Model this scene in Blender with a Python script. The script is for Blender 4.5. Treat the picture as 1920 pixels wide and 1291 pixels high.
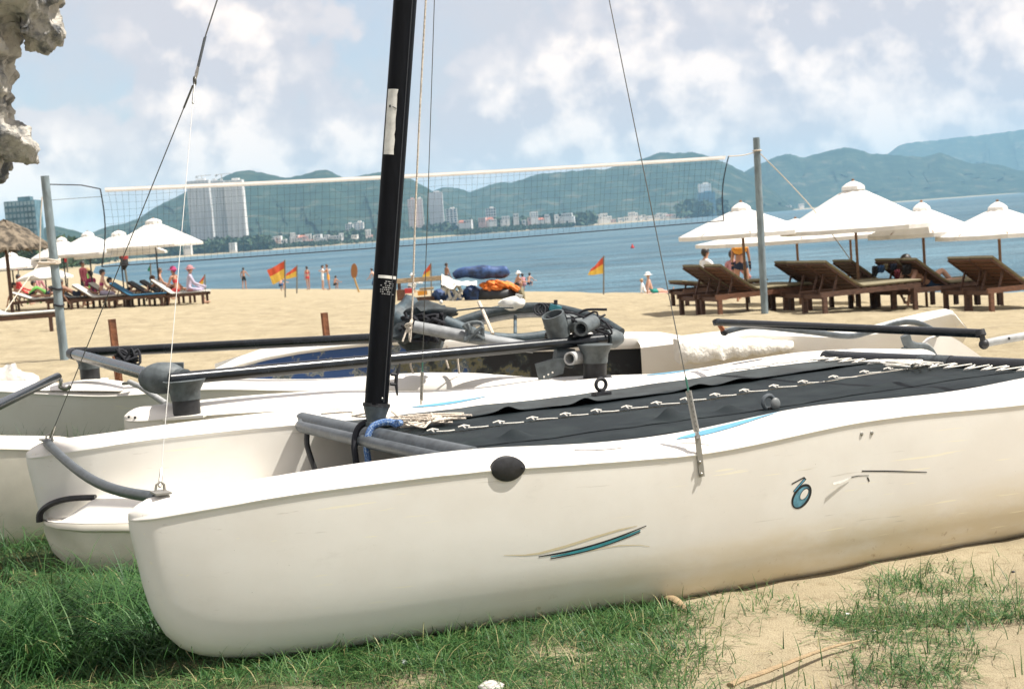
import bpy, bmesh, math, random
import numpy as np
from mathutils import Vector, Matrix, noise as mnoise

random.seed(7); RNG = np.random.default_rng(11)
for o in list(bpy.data.objects): bpy.data.objects.remove(o)
SC = bpy.context.scene
COL = SC.collection

# ------------------------------------------------------------------ camera
EYE = 1.25                       # eye height above the sand at the bow (photographer crouching)
F, PITCH, ROLL = 2782.87, 0.0763563, 0.0748514
cp, sp, cr, sr = math.cos(PITCH), math.sin(PITCH), math.cos(ROLL), math.sin(ROLL)
cam_d = bpy.data.cameras.new('camera'); cam = bpy.data.objects.new('camera', cam_d); COL.objects.link(cam)
right = Vector((cr, -sr*sp, -sr*cp)); up = Vector((sr, cr*sp, cr*cp)); back = Vector((0, -cp, sp))
mw = Matrix((right, up, back)).transposed().to_4x4(); mw.translation = (0, 0, EYE)
cam.matrix_world = mw
cam_d.sensor_width = 36; cam_d.lens = F/1920*36
cam_d.clip_start = 0.05; cam_d.clip_end = 60000
cam_d.dof.use_dof = True; cam_d.dof.focus_distance = 5.6; cam_d.dof.aperture_fstop = 9.0
SC.camera = cam

# ------------------------------------------------------------------ sky and sun
SUN = Vector((0.58, -0.03, 1.0)).normalized()          # towards the sun
SUN_EL = math.asin(SUN.z); SUN_AZ = math.atan2(SUN.x, SUN.y)
W = bpy.data.worlds.new('World'); SC.world = W; W.use_nodes = True
def build_world():
    nt = W.node_tree; N = nt.nodes; L = nt.links; N.clear()
    def nd(t, **k):
        n = N.new(t)
        for a, b in k.items(): setattr(n, a, b)
        return n
    def math_(op, a, b=None, c=None, clamp=False):
        n = nd('ShaderNodeMath', operation=op, use_clamp=clamp)
        for i, v in enumerate((a, b, c)):
            if v is None: continue
            if isinstance(v, (int, float)): n.inputs[i].default_value = v
            else: L.new(v, n.inputs[i])
        return n.outputs[0]
    def mix(fac, a, b):
        n = nd('ShaderNodeMix', data_type='RGBA')
        for s, v in ((n.inputs[0], fac), (n.inputs[6], a), (n.inputs[7], b)):
            if isinstance(v, (int, float)): s.default_value = v
            elif isinstance(v, tuple): s.default_value = v
            else: L.new(v, s)
        return n.outputs[2]
    sky = nd('ShaderNodeTexSky', sky_type='NISHITA')
    sky.sun_disc = False; sky.sun_elevation = SUN_EL; sky.sun_rotation = SUN_AZ
    sky.air_density = 1.0; sky.dust_density = 1.0; sky.ozone_density = 1.6
    tc = nd('ShaderNodeTexCoord'); dirv = tc.outputs['Generated']
    sep = nd('ShaderNodeSeparateXYZ'); L.new(dirv, sep.inputs[0])
    # flatten: clouds are wider than they are tall; 3D so that there is no seam anywhere
    mp = nd('ShaderNodeMapping'); L.new(dirv, mp.inputs[0]); mp.inputs['Scale'].default_value = (1, 1, 1.12)
    mp.inputs['Location'].default_value = (0.33, 0.1, 0.02)
    def fbm(vec, scale, detail, rough, dist=0.0, lac=2.05):
        n = nd('ShaderNodeTexNoise'); n.inputs['Scale'].default_value = scale; n.inputs['Detail'].default_value = detail
        n.inputs['Roughness'].default_value = rough; n.inputs['Distortion'].default_value = dist; n.inputs['Lacunarity'].default_value = lac
        L.new(vec, n.inputs['Vector']); return n.outputs[0]
    big = fbm(mp.outputs[0], 5.5, 3, 0.5)
    fine = fbm(mp.outputs[0], 16.0, 8, 0.60)
    # same field sampled a little way towards the sun: where it is thinner there the cloud is lit
    mp2 = nd('ShaderNodeVectorMath', operation='ADD'); L.new(mp.outputs[0], mp2.inputs[0]); mp2.inputs[1].default_value = (0.012, 0.0, 0.020)
    fine2 = fbm(mp2.outputs[0], 16.0, 8, 0.60)
    big2 = fbm(mp2.outputs[0], 5.5, 3, 0.5)
    # a few towering cumulus heads at fixed bearings over the bay
    heads = None
    for ax, el, rad, amp in CLOUD_HEADS:
        d = Vector((math.sin(ax)*math.cos(el), math.cos(ax)*math.cos(el), math.sin(el)))
        vm = nd('ShaderNodeVectorMath', operation='DISTANCE'); L.new(dirv, vm.inputs[0]); vm.inputs[1].default_value = d
        g = nd('ShaderNodeMapRange', interpolation_type='SMOOTHSTEP'); L.new(vm.outputs['Value'], g.inputs[0])
        g.inputs[1].default_value = 0; g.inputs[2].default_value = rad; g.inputs[3].default_value = amp; g.inputs[4].default_value = 0
        heads = g.outputs[0] if heads is None else math_('ADD', heads, g.outputs[0])
    def billow(vec):      # rounded cauliflower heads
        n = nd('ShaderNodeTexVoronoi', voronoi_dimensions='3D', feature='F1'); n.inputs['Scale'].default_value = 17.0; n.inputs['Detail'].default_value = 2.0
        n.inputs['Roughness'].default_value = 0.55; n.inputs['Lacunarity'].default_value = 2.3; n.normalize = True
        L.new(vec, n.inputs['Vector']); return math_('SUBTRACT', 1.0, n.outputs['Distance'])
    def dens(b, f_, w_):
        a = math_('MULTIPLY', b, 0.62); c = math_('MULTIPLY_ADD', f_, 0.34, a); return math_('ADD', math_('MULTIPLY_ADD', w_, 0.42, c), -0.21)
    d1 = math_('ADD', dens(big, fine, billow(mp.outputs[0])), heads)
    d2 = math_('ADD', dens(big2, fine2, billow(mp2.outputs[0])), heads)
    m = nd('ShaderNodeMapRange', interpolation_type='SMOOTHSTEP'); L.new(d1, m.inputs[0])
    m.inputs[1].default_value = 0.462; m.inputs[2].default_value = 0.52
    lit = nd('ShaderNodeMapRange'); L.new(math_('SUBTRACT', d1, d2), lit.inputs[0])
    lit.inputs[1].default_value = -0.05; lit.inputs[2].default_value = 0.05
    thick = nd('ShaderNodeMapRange', interpolation_type='SMOOTHSTEP'); L.new(d1, thick.inputs[0])
    thick.inputs[1].default_value = 0.52; thick.inputs[2].default_value = 0.68
    litm = math_('MULTIPLY', lit.outputs[0], math_('MULTIPLY_ADD', thick.outputs[0], 0.75, 0.25))
    ccol = mix(litm, CLOUD_SHADE, CLOUD_LIT)
    # thin high veil that whitens the blue
    veil = nd('ShaderNodeMapRange', interpolation_type='SMOOTHSTEP'); L.new(fbm(mp.outputs[0], 4.0, 6, 0.6), veil.inputs[0])
    veil.inputs[1].default_value = 0.33; veil.inputs[2].default_value = 0.58; veil.inputs[3].default_value = 0.3; veil.inputs[4].default_value = 1.0
    sky_s = nd('ShaderNodeVectorMath', operation='SCALE'); L.new(sky.outputs[0], sky_s.inputs[0]); sky_s.inputs[3].default_value = SKY_STRENGTH
    base = mix(veil.outputs[0], sky_s.outputs[0], VEIL)
    col = mix(m.outputs[0], base, ccol)
    bg = nd('ShaderNodeBackground'); L.new(col, bg.inputs[0]); bg.inputs[1].default_value = 1.0
    out = nd('ShaderNodeOutputWorld'); L.new(bg.outputs[0], out.inputs[0])
SKY_STRENGTH = 0.10
CLOUD_LIT = (0.80, 0.695, 0.63, 1); CLOUD_SHADE = (0.462, 0.436, 0.462, 1); VEIL = (0.455, 0.435, 0.460, 1)
CLOUD_HEADS = [(-0.190, 0.112, 0.062, 0.27), (-0.165, 0.128, 0.05, 0.15), (0.0, .035, .06, .12), (-.15, .04, .06, .11), (.12, .05, .07, .11), (.22, .05, .07, .11), (-.3, .04, .05, .09), (.3, .055, .06, .1), (-0.105, 0.058, 0.045, 0.14), (0.055, 0.085, 0.055, 0.17), (0.115, 0.088, 0.06, 0.20),
               (0.225, 0.12, 0.075, 0.20), (0.185, 0.108, 0.05, 0.1), (0.30, 0.105, 0.07, 0.13), (0.0, 0.055, 0.06, 0.13), (-0.31, 0.075, 0.05, 0.06), (0.27, 0.075, 0.05, 0.1),
               (-0.07, 0.135, 0.075, -0.16), (-0.27, 0.125, 0.06, -0.10), (0.02, 0.145, 0.09, -0.08), (0.155, 0.13, 0.04, -0.08)]
build_world()
sun_d = bpy.data.lights.new('sun', 'SUN'); sun_d.energy = 5.0; sun_d.angle = math.radians(0.55); sun_d.color = (1.0, 0.955, 0.88)
sun = bpy.data.objects.new('sun', sun_d); COL.objects.link(sun)
sun.rotation_euler = SUN.to_track_quat('Z', 'Y').to_euler(); sun.location = (20, -5, 40)
VS = SC.view_settings; VS.view_transform = 'Standard'; VS.look = 'None'; VS.gamma = 1.0; VS.use_curve_mapping = False
VS.exposure = 0.66
SC.cycles.max_bounces = 8; SC.cycles.volume_bounces = 1; SC.cycles.transparent_max_bounces = 12
SC.cycles.use_denoising = True

# ------------------------------------------------------------------ sight lines (used to set things out at a real distance)
def ray(px, py):
    a = px-960; b = 645.5-py
    uu = a*cr + b*sr; vv = -a*sr + b*cr
    return Vector((uu, F*cp+vv*sp, -F*sp+vv*cp))/F
def at(px, py, y):
    d = ray(px, py); k = y/d.y; return Vector((0, 0, EYE)) + d*k
def at_z(px, py, z):
    d = ray(px, py); k = (z-EYE)/d.z; return Vector((0, 0, EYE)) + d*k

# ------------------------------------------------------------------ noise
def vnoise(x, y, seed=0):
    x = np.asarray(x, float); y = np.asarray(y, float)
    xi = np.floor(x).astype(np.int64); yi = np.floor(y).astype(np.int64); fx = x-xi; fy = y-yi
    fx = fx*fx*(3-2*fx); fy = fy*fy*(3-2*fy)
    def h(a, b):
        n = (a*374761393 + b*668265263 + seed*1442695041) & 0xffffffff
        n = ((n ^ (n >> 13))*1274126177) & 0xffffffff
        return ((n ^ (n >> 16)) & 0xffff)/65535.0
    return (h(xi, yi)*(1-fx)+h(xi+1, yi)*fx)*(1-fy) + (h(xi, yi+1)*(1-fx)+h(xi+1, yi+1)*fx)*fy
def fbm2(x, y, seed=0, oct=4, gain=0.5):
    s = 0; a = 1; t = 0
    for i in range(oct):
        s = s + a*vnoise(x*2**i, y*2**i, seed+i*17); t += a; a *= gain
    return s/t

# ------------------------------------------------------------------ lie of the land
SEA = -2.25
WL = np.array([(113.7, -123.4), (17.7, 52), (5.1, 75), (1.2, 84), (-15.5, 120), (-31, 149), (-50, 200), (-136, 490), (-330, 1200), (-520, 2000), (-620, 2500), (-563, 2800), (-388, 3000),
               (-290, 3100), (-126, 3500), (0, 3700), (190, 3800), (360, 4200), (560, 4600), (820, 5200), (1270, 6000), (2380, 7000), (6000, 9500), (16000, 14000)], float)
def shore_dist(x, y):
    x = np.asarray(x, float); y = np.asarray(y, float)
    best = np.full(x.shape, 1e18); sgn = np.ones(x.shape)
    for (x0, y0), (x1, y1) in zip(WL[:-1], WL[1:]):
        dx, dy = x1-x0, y1-y0; L2 = dx*dx+dy*dy
        t = np.clip(((x-x0)*dx+(y-y0)*dy)/L2, 0, 1)
        d2 = (x-x0-t*dx)**2 + (y-y0-t*dy)**2
        c = dx*(y-y0)-dy*(x-x0)
        m = d2 < best
        best = np.where(m, d2, best); sgn = np.where(m, np.where(c >= 0, 1.0, -1.0), sgn)
    return np.sqrt(best)*sgn
def ground(x, y):
    s = shore_dist(x, y)
    return np.interp(s, [-400, -60, -6, 0, 12, 23, 27, 34, 36.4, 37.6, 39.2, 41, 60, 200, 2000], [-8, -6, -2.6, SEA, -1.33, -0.55, -0.40, -0.19, -0.138, -0.112, -0.05, 0.0, 0.45, 1.6, 3.0])
def G(x, y): return float(ground(np.array([x]), np.array([y]))[0])
def on_ground(px, py):
    d = ray(px, py); ks = np.geomspace(2.5, 900, 4000)
    z = EYE + d.z*ks - ground(d.x*ks, d.y*ks)
    i = int(np.argmax(z <= 0)); k = ks[i]
    return Vector((d.x*k, d.y*k, G(d.x*k, d.y*k)))

def turf_shade_mask(x, y):
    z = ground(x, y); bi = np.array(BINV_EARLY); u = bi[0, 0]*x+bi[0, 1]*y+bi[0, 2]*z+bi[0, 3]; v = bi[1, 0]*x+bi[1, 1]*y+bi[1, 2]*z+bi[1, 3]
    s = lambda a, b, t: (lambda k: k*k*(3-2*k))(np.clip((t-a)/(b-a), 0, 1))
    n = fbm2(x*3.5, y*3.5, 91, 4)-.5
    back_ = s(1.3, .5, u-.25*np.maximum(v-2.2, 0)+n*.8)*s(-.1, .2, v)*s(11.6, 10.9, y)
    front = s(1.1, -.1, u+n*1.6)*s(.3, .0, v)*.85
    rim = s(2.05, 1.5, u+n*.8)*s(-.60, -.25, v+n*.4)*s(.2, .0, v)*.9  # soil darkened beside the near hull, standing in for shade under it
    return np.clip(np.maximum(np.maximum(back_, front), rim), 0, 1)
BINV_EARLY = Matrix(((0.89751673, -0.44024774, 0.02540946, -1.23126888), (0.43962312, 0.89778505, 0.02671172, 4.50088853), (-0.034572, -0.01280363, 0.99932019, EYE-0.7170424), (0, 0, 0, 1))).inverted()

# ------------------------------------------------------------------ materials
MATS = {}
def M(name, col, rough=0.6, metal=0.0, var=0.0, scale=12.0, bump=0.0, bscale=60.0, col2=None, lo=0.4, hi=0.6, spec=0.5, sheen=0.0, trans=0.0, stretch=None):
    if name in MATS: return MATS[name]
    m = bpy.data.materials.new(name); m.use_nodes = True; nt = m.node_tree; N = nt.nodes; L = nt.links
    b = N['Principled BSDF']; b.inputs['Roughness'].default_value = rough; b.inputs['Metallic'].default_value = metal
    b.inputs['Specular IOR Level'].default_value = spec
    if sheen: b.inputs['Sheen Weight'].default_value = sheen; b.inputs['Sheen Roughness'].default_value = 0.4
    c = (*col, 1); b.inputs['Base Color'].default_value = c
    tc = N.new('ShaderNodeTexCoord'); vec = tc.outputs['Object']
    if stretch:
        mp = N.new('ShaderNodeMapping'); mp.inputs['Scale'].default_value = stretch; L.new(vec, mp.inputs[0]); vec = mp.outputs[0]
    if var or col2:
        n = N.new('ShaderNodeTexNoise'); n.inputs['Scale'].default_value = scale; n.inputs['Detail'].default_value = 6; n.inputs['Roughness'].default_value = 0.62
        L.new(vec, n.inputs['Vector'])
        r = N.new('ShaderNodeMapRange'); r.inputs[1].default_value = lo; r.inputs[2].default_value = hi; L.new(n.outputs[0], r.inputs[0])
        mx = N.new('ShaderNodeMix'); mx.data_type = 'RGBA'; L.new(r.outputs[0], mx.inputs[0])
        mx.inputs[6].default_value = c if col2 else tuple(min(1, v*(1-var)) for v in col)+(1,)
        mx.inputs[7].default_value = (*col2, 1) if col2 else tuple(min(1, v*(1+var)) for v in col)+(1,)
        L.new(mx.outputs[2], b.inputs['Base Color'])
        r2 = N.new('ShaderNodeMapRange'); r2.inputs[3].default_value = max(0.03, rough-0.08); r2.inputs[4].default_value = min(1, rough+0.1); L.new(n.outputs[0], r2.inputs[0]); L.new(r2.outputs[0], b.inputs['Roughness'])
    if bump:
        n2 = N.new('ShaderNodeTexNoise'); n2.inputs['Scale'].default_value = bscale; n2.inputs['Detail'].default_value = 5; L.new(vec, n2.inputs['Vector'])
        bp = N.new('ShaderNodeBump'); bp.inputs['Strength'].default_value = min(1, bump*1.0); bp.inputs['Distance'].default_value = 0.02; L.new(n2.outputs[0], bp.inputs['Height']); L.new(bp.outputs[0], b.inputs['Normal'])
    if trans:
        tr = N.new('ShaderNodeBsdfTranslucent'); tr.inputs[0].default_value = c
        ms = N.new('ShaderNodeMixShader'); ms.inputs[0].default_value = trans
        L.new(b.outputs[0], ms.inputs[1]); L.new(tr.outputs[0], ms.inputs[2]); L.new(ms.outputs[0], N['Material Output'].inputs[0])
    MATS[name] = m; return m

# ------------------------------------------------------------------ mesh building
class MB:
    def __init__(s): s.v = []; s.f = []
    def add(s, vs, fs):
        o = len(s.v); s.v += [tuple(v) for v in vs]; s.f += [tuple(i+o for i in f) for f in fs]; return s
    def box(s, c, sz, R=None, taper=1.0):
        hx, hy, hz = sz[0]/2, sz[1]/2, sz[2]/2; vs = []
        for z, k in ((-hz, 1), (hz, taper)):
            for x, y in ((-hx, -hy), (hx, -hy), (hx, hy), (-hx, hy)):
                p = Vector((x*k, y*k, z)); p = R @ p if R is not None else p; vs.append(p+Vector(c))
        return s.add(vs, [(3, 2, 1, 0), (4, 5, 6, 7), (0, 1, 5, 4), (1, 2, 6, 5), (2, 3, 7, 6), (3, 0, 4, 7)])
    def beam(s, a, b, w, h, upv=(0, 0, 1)):
        a = Vector(a); b = Vector(b); x = (b-a); L = x.length; x.normalize(); y = Vector(upv).cross(x)
        if y.length < 1e-6: y = Vector((0, 1, 0)).cross(x)
        y.normalize(); z = x.cross(y); R = Matrix((x, y, z)).transposed()
        return s.box((a+b)/2, (L, w, h), R)
    def tube(s, pts, r, n=8, cap=True, closed=False, ell=None):
        pts = [Vector(p) for p in pts]; m = len(pts); rs = [r]*m if isinstance(r, (int, float)) else list(r)
        t0 = None; rings = []; prevn = None
        for i, p in enumerate(pts):
            if closed: t = pts[(i+1) % m]-pts[i-1]
            else: t = pts[min(i+1, m-1)]-pts[max(i-1, 0)]
            t.normalize()
            if prevn is None:
                a = Vector((0, 0, 1)) if abs(t.z) < 0.9 else Vector((1, 0, 0)); nn = (a - t*a.dot(t)).normalized()
            else: nn = (prevn - t*prevn.dot(t)).normalized()
            prevn = nn; bb = t.cross(nn)
            ea, eb = (1, 1) if ell is None else ell
            rings.append([p + nn*(rs[i]*ea*math.cos(2*math.pi*k/n)) + bb*(rs[i]*eb*math.sin(2*math.pi*k/n)) for k in range(n)])
        vs = [q for rg in rings for q in rg]; fs = []
        for i in range(m if closed else m-1):
            j = (i+1) % m
            for k in range(n): fs.append((i*n+k, i*n+(k+1) % n, j*n+(k+1) % n, j*n+k))
        if cap and not closed: fs += [tuple(range(n))[::-1], tuple((m-1)*n+k for k in range(n))]
        return s.add(vs, fs)
    def sphere(s, c, r, n=12, m=8, R=None):
        rr = (r, r, r) if isinstance(r, (int, float)) else r; vs = [(0, 0, rr[2])]; 
        for i in range(1, m):
            th = math.pi*i/m
            for k in range(n): vs.append((rr[0]*math.sin(th)*math.cos(2*math.pi*k/n), rr[1]*math.sin(th)*math.sin(2*math.pi*k/n), rr[2]*math.cos(th)))
        vs.append((0, 0, -rr[2])); fs = [(0, 1+k, 1+(k+1) % n) for k in range(n)]
        for i in range(m-2):
            for k in range(n): a = 1+i*n; fs.append((a+k, a+n+k, a+n+(k+1) % n, a+(k+1) % n))
        e = len(vs)-1; a = 1+(m-2)*n; fs += [(e, a+(k+1) % n, a+k) for k in range(n)]
        return s.add([(R @ Vector(v) if R is not None else Vector(v))+Vector(c) for v in vs], fs)
    def lathe(s, prof, c=(0, 0, 0), n=16, R=None):
        vs = []; fs = []
        for r, z in prof:
            for k in range(n):
                p = Vector((r*math.cos(2*math.pi*k/n), r*math.sin(2*math.pi*k/n), z)); vs.append((R @ p if R is not None else p)+Vector(c))
        for i in range(len(prof)-1):
            for k in range(n): fs.append((i*n+k, i*n+(k+1) % n, (i+1)*n+(k+1) % n, (i+1)*n+k))
        return s.add(vs, fs)
    def grid(s, P):   # P[i][j] points
        m = len(P); n = len(P[0]); return s.add([p for r in P for p in r], [(i*n+j, i*n+j+1, (i+1)*n+j+1, (i+1)*n+j) for i in range(m-1) for j in range(n-1)])
    def prism(s, poly, a, b):   # poly: list of points in 3D for face a offset by vector b-a
        n = len(poly); d = Vector(b)-Vector(a)
        vs = [Vector(p) for p in poly]+[Vector(p)+d for p in poly]
        return s.add(vs, [tuple(range(n))[::-1], tuple(n+i for i in range(n))]+[(i, (i+1) % n, n+(i+1) % n, n+i) for i in range(n)])
    def mesh(s, name, mat, smooth=True, angle=40, org=None):
        me = bpy.data.meshes.new(name)
        vs = s.v if org is None else [(a-org[0], b-org[1], c-org[2]) for a, b, c in s.v]
        me.from_pydata(vs, [], s.f)
        bm = bmesh.new(); bm.from_mesh(me); bmesh.ops.recalc_face_normals(bm, faces=bm.faces); bm.to_mesh(me); bm.free()
        if mat: me.materials.append(mat)
        if smooth:
            me.shade_smooth()
            me.set_sharp_from_angle(angle=math.radians(angle))
        return me
    def build(s, name, mat, parent=None, smooth=True, angle=40, org=None):
        o = bpy.data.objects.new(name, s.mesh(name, mat, smooth, angle, org)); COL.objects.link(o)
        if parent is not None: o.parent = parent
        elif org is not None: o.location = org
        return o
def tag(o, label, cat, group=None, kind=None):
    if label: o['label'] = label
    if cat: o['category'] = cat
    if group: o['group'] = group
    if kind: o['kind'] = kind
    return o
def thing(name, label, cat, loc=(0, 0, 0), rz=0.0, group=None, mat=None):
    o = bpy.data.objects.new(name, None); COL.objects.link(o); o.empty_display_size = 0.2
    if mat is not None: o.matrix_world = mat
    else: o.location = loc; o.rotation_euler = (0, 0, rz)
    return tag(o, label, cat, group)
CH = {}
def copy_tree(o, parent=None):
    c = o.copy(); COL.objects.link(c)
    if parent is not None: c.parent = parent
    for ch in [x for x in bpy.data.objects if x.parent == o]: copy_tree(ch, c)
    return c
def smooth_path(P, n=6):
    P = [Vector(p) for p in P]; out = []
    for i in range(len(P)-1):
        a = P[max(i-1, 0)]; b = P[i]; c = P[i+1]; d = P[min(i+2, len(P)-1)]
        for k in range(n):
            t = k/n; out.append(0.5*((2*b)+(c-a)*t+(2*a-5*b+4*c-d)*t*t+(3*b-a-3*c+d)*t**3))
    out.append(P[-1]); return out
# ================================================================== THE SETTING
def from_arrays(name, V, Fq, mat, smooth=True):
    me = bpy.data.meshes.new(name); V = np.asarray(V, np.float32); Fq = np.asarray(Fq, np.int32)
    me.vertices.add(len(V)); me.vertices.foreach_set('co', V.ravel())
    k = Fq.shape[1]; me.loops.add(Fq.size); me.loops.foreach_set('vertex_index', Fq.ravel())
    me.polygons.add(len(Fq)); me.polygons.foreach_set('loop_start', np.arange(0, Fq.size, k, dtype=np.int32))
    me.polygons.foreach_set('loop_total', np.full(len(Fq), k, np.int32))
    me.update(calc_edges=True); me.validate()
    if smooth: me.polygons.foreach_set('use_smooth', np.ones(len(Fq), bool))
    if mat: me.materials.append(mat)
    o = bpy.data.objects.new(name, me); COL.objects.link(o); return o

def sand_material():
    m = bpy.data.materials.new('sand'); m.use_nodes = True; nt = m.node_tree; N = nt.nodes; L = nt.links; b = N['Principled BSDF']
    b.inputs['Roughness'].default_value = 0.95; b.inputs['Specular IOR Level'].default_value = 0.15
    tc = N.new('ShaderNodeTexCoord'); vec = tc.outputs['Object']
    def tex(s, d, r=0.6):
        n = N.new('ShaderNodeTexNoise'); n.inputs['Scale'].default_value = s; n.inputs['Detail'].default_value = d; n.inputs['Roughness'].default_value = r; L.new(vec, n.inputs['Vector']); return n.outputs[0]
    def ramp(x, stops):
        r = N.new('ShaderNodeValToRGB'); L.new(x, r.inputs[0]); e = r.color_ramp.elements
        e[0].position, e[0].color = stops[0][0], (*stops[0][1], 1); e[1].position, e[1].color = stops[-1][0], (*stops[-1][1], 1)
        for p, c in stops[1:-1]: q = e.new(p); q.color = (*c, 1)
        return r.outputs[0]
    c1 = ramp(tex(2.2, 8), [(0.3, (0.305, 0.258, 0.172)), (0.5, (0.37, 0.313, 0.205)), (0.7, (0.435, 0.37, 0.25))])
    c2 = ramp(tex(240, 3, 0.7), [(0.34, (0.45, 0.38, 0.33)), (0.47, (1, 1, 1)), (0.62, (1, 1, 1)), (0.72, (1.25, 1.22, 1.18))])
    mx = N.new('ShaderNodeMix'); mx.data_type = 'RGBA'; mx.blend_type = 'MULTIPLY'; mx.inputs[0].default_value = 0.8; L.new(c1, mx.inputs[6]); L.new(c2, mx.inputs[7])
    c3 = ramp(tex(14, 5), [(0.30, (0.62, 0.58, 0.52)), (0.44, (1, 1, 1)), (1, (1.06, 1.05, 1.04))])
    mx2 = N.new('ShaderNodeMix'); mx2.data_type = 'RGBA'; mx2.blend_type = 'MULTIPLY'; mx2.inputs[0].default_value = 0.7; L.new(mx.outputs[2], mx2.inputs[6]); L.new(c3, mx2.inputs[7])
    ta = N.new('ShaderNodeAttribute'); ta.attribute_name = 'turf'  # turf soil, plus the shade painted along the near hull
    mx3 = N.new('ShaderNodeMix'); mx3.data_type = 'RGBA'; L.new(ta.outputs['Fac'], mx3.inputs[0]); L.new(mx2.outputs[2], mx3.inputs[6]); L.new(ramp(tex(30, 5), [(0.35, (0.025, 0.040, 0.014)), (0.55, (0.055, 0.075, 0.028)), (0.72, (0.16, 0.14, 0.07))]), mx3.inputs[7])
    L.new(mx3.outputs[2], b.inputs['Base Color'])
    ad = N.new('ShaderNodeMath'); ad.operation = 'MULTIPLY_ADD'; L.new(tex(5, 6), ad.inputs[0]); ad.inputs[1].default_value = 2.4; L.new(tex(170, 3), ad.inputs[2])
    bp = N.new('ShaderNodeBump'); bp.inputs['Strength'].default_value = 0.65; bp.inputs['Distance'].default_value = 0.02; L.new(ad.outputs[0], bp.inputs['Height']); L.new(bp.outputs[0], b.inputs['Normal'])
    return m
MSAND = sand_material()

def build_ground():
    th = np.concatenate([np.linspace(-math.pi, -0.62, 26)[:-1], np.linspace(-0.62, -0.40, 20)[:-1], np.linspace(-0.40, 0.40, 330), np.linspace(0.40, 0.62, 20)[1:], np.linspace(0.62, math.pi, 26)[1:-1]])
    r = np.concatenate([np.geomspace(0.5, 3.4, 25)[:-1], np.geomspace(3.4, 9, 260)[:-1], np.geomspace(9, 60, 260)[:-1], np.geomspace(60, 18000, 150)])
    R_, T_ = np.meshgrid(r, th, indexing='ij'); x = R_*np.sin(T_); y = R_*np.cos(T_)
    z = ground(x, y)
    near = np.clip((30-R_)/10, 0, 1)
    foot = fbm2(x*2.6, y*2.6, 3, 3)
    z = z + near*(0.045*(fbm2(x*0.8, y*0.8, 1, 3)-0.5) + (0.05+0.06*np.clip((R_-6.5)/3, 0, 1))*(foot-0.5) - 0.035*np.clip(0.36-fbm2(x*3.9+7, y*3.9, 9, 2), 0, 1)*2.2)
    z = z + np.clip((110-R_)/60, 0, 1)*(1-near)*(0.10*(fbm2(x*0.55, y*0.55, 5, 4)-0.5)+0.13*(fbm2(x*1.7, y*1.7, 6, 3)-0.5))
    n = len(th); m = len(r); V = np.stack([x, y, z], -1).reshape(-1, 3)
    i, j = np.meshgrid(np.arange(m-1), np.arange(n), indexing='ij'); j2 = (j+1) % n
    Fq = np.stack([i*n+j, i*n+j2, (i+1)*n+j2, (i+1)*n+j], -1).reshape(-1, 4)[:, ::-1]
    o = from_arrays('sand_beach', V, Fq, MSAND); o['kind'] = 'structure'; o['label'] = 'pale golden beach sand sloping down to the bay'
    tm = (turf_shade_mask(x, y)*(R_ < 16)).reshape(-1).astype(np.float32); at_ = o.data.attributes.new('turf', 'FLOAT', 'POINT'); at_.data.foreach_set('value', tm)
    return o
build_ground()

def sea_material():
    m = bpy.data.materials.new('sea_water'); m.use_nodes = True; nt = m.node_tree; N = nt.nodes; L = nt.links; b = N['Principled BSDF']
    b.inputs['Roughness'].default_value = 0.35; b.inputs['Specular IOR Level'].default_value = 0.16; b.inputs['IOR'].default_value = 1.33
    tc = N.new('ShaderNodeTexCoord'); vec = tc.outputs['Object']
    def tex(s, d, st=(1, 1, 1), r=0.6):
        mp = N.new('ShaderNodeMapping'); mp.inputs['Scale'].default_value = st; L.new(vec, mp.inputs[0])
        n = N.new('ShaderNodeTexNoise'); n.inputs['Scale'].default_value = s; n.inputs['Detail'].default_value = d; n.inputs['Roughness'].default_value = r; L.new(mp.outputs[0], n.inputs['Vector']); return n.outputs[0]
    mx = N.new('ShaderNodeMix'); mx.data_type = 'RGBA'
    r = N.new('ShaderNodeMapRange'); r.inputs[1].default_value = 0.38; r.inputs[2].default_value = 0.62; L.new(tex(0.016, 6, (0.22, 1, 1)), r.inputs[0]); L.new(r.outputs[0], mx.inputs[0])
    mx.inputs[6].default_value = (0.030, 0.105, 0.155, 1); mx.inputs[7].default_value = (0.092, 0.170, 0.212, 1)
    # wind-ruffled wave faces
    r2 = N.new('ShaderNodeMapRange'); r2.inputs[1].default_value = 0.36; r2.inputs[2].default_value = 0.66; r2.inputs[3].default_value = 0.55; r2.inputs[4].default_value = 1.5; L.new(tex(0.22, 7, (0.35, 1, 1), 0.75), r2.inputs[0])
    m2 = N.new('ShaderNodeVectorMath'); m2.operation = 'SCALE'; L.new(mx.outputs[2], m2.inputs[0]); L.new(r2.outputs[0], m2.inputs[3]); L.new(m2.outputs[0], b.inputs['Base Color'])
    ad = N.new('ShaderNodeMath'); ad.operation = 'MULTIPLY_ADD'; L.new(tex(0.35, 5), ad.inputs[0]); ad.inputs[1].default_value = 2.0; L.new(tex(2.2, 4), ad.inputs[2])
    bp = N.new('ShaderNodeBump'); bp.inputs['Strength'].default_value = 0.9; bp.inputs['Distance'].default_value = 0.5; L.new(ad.outputs[0], bp.inputs['Height']); L.new(bp.outputs[0], b.inputs['Normal'])
    return m
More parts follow.
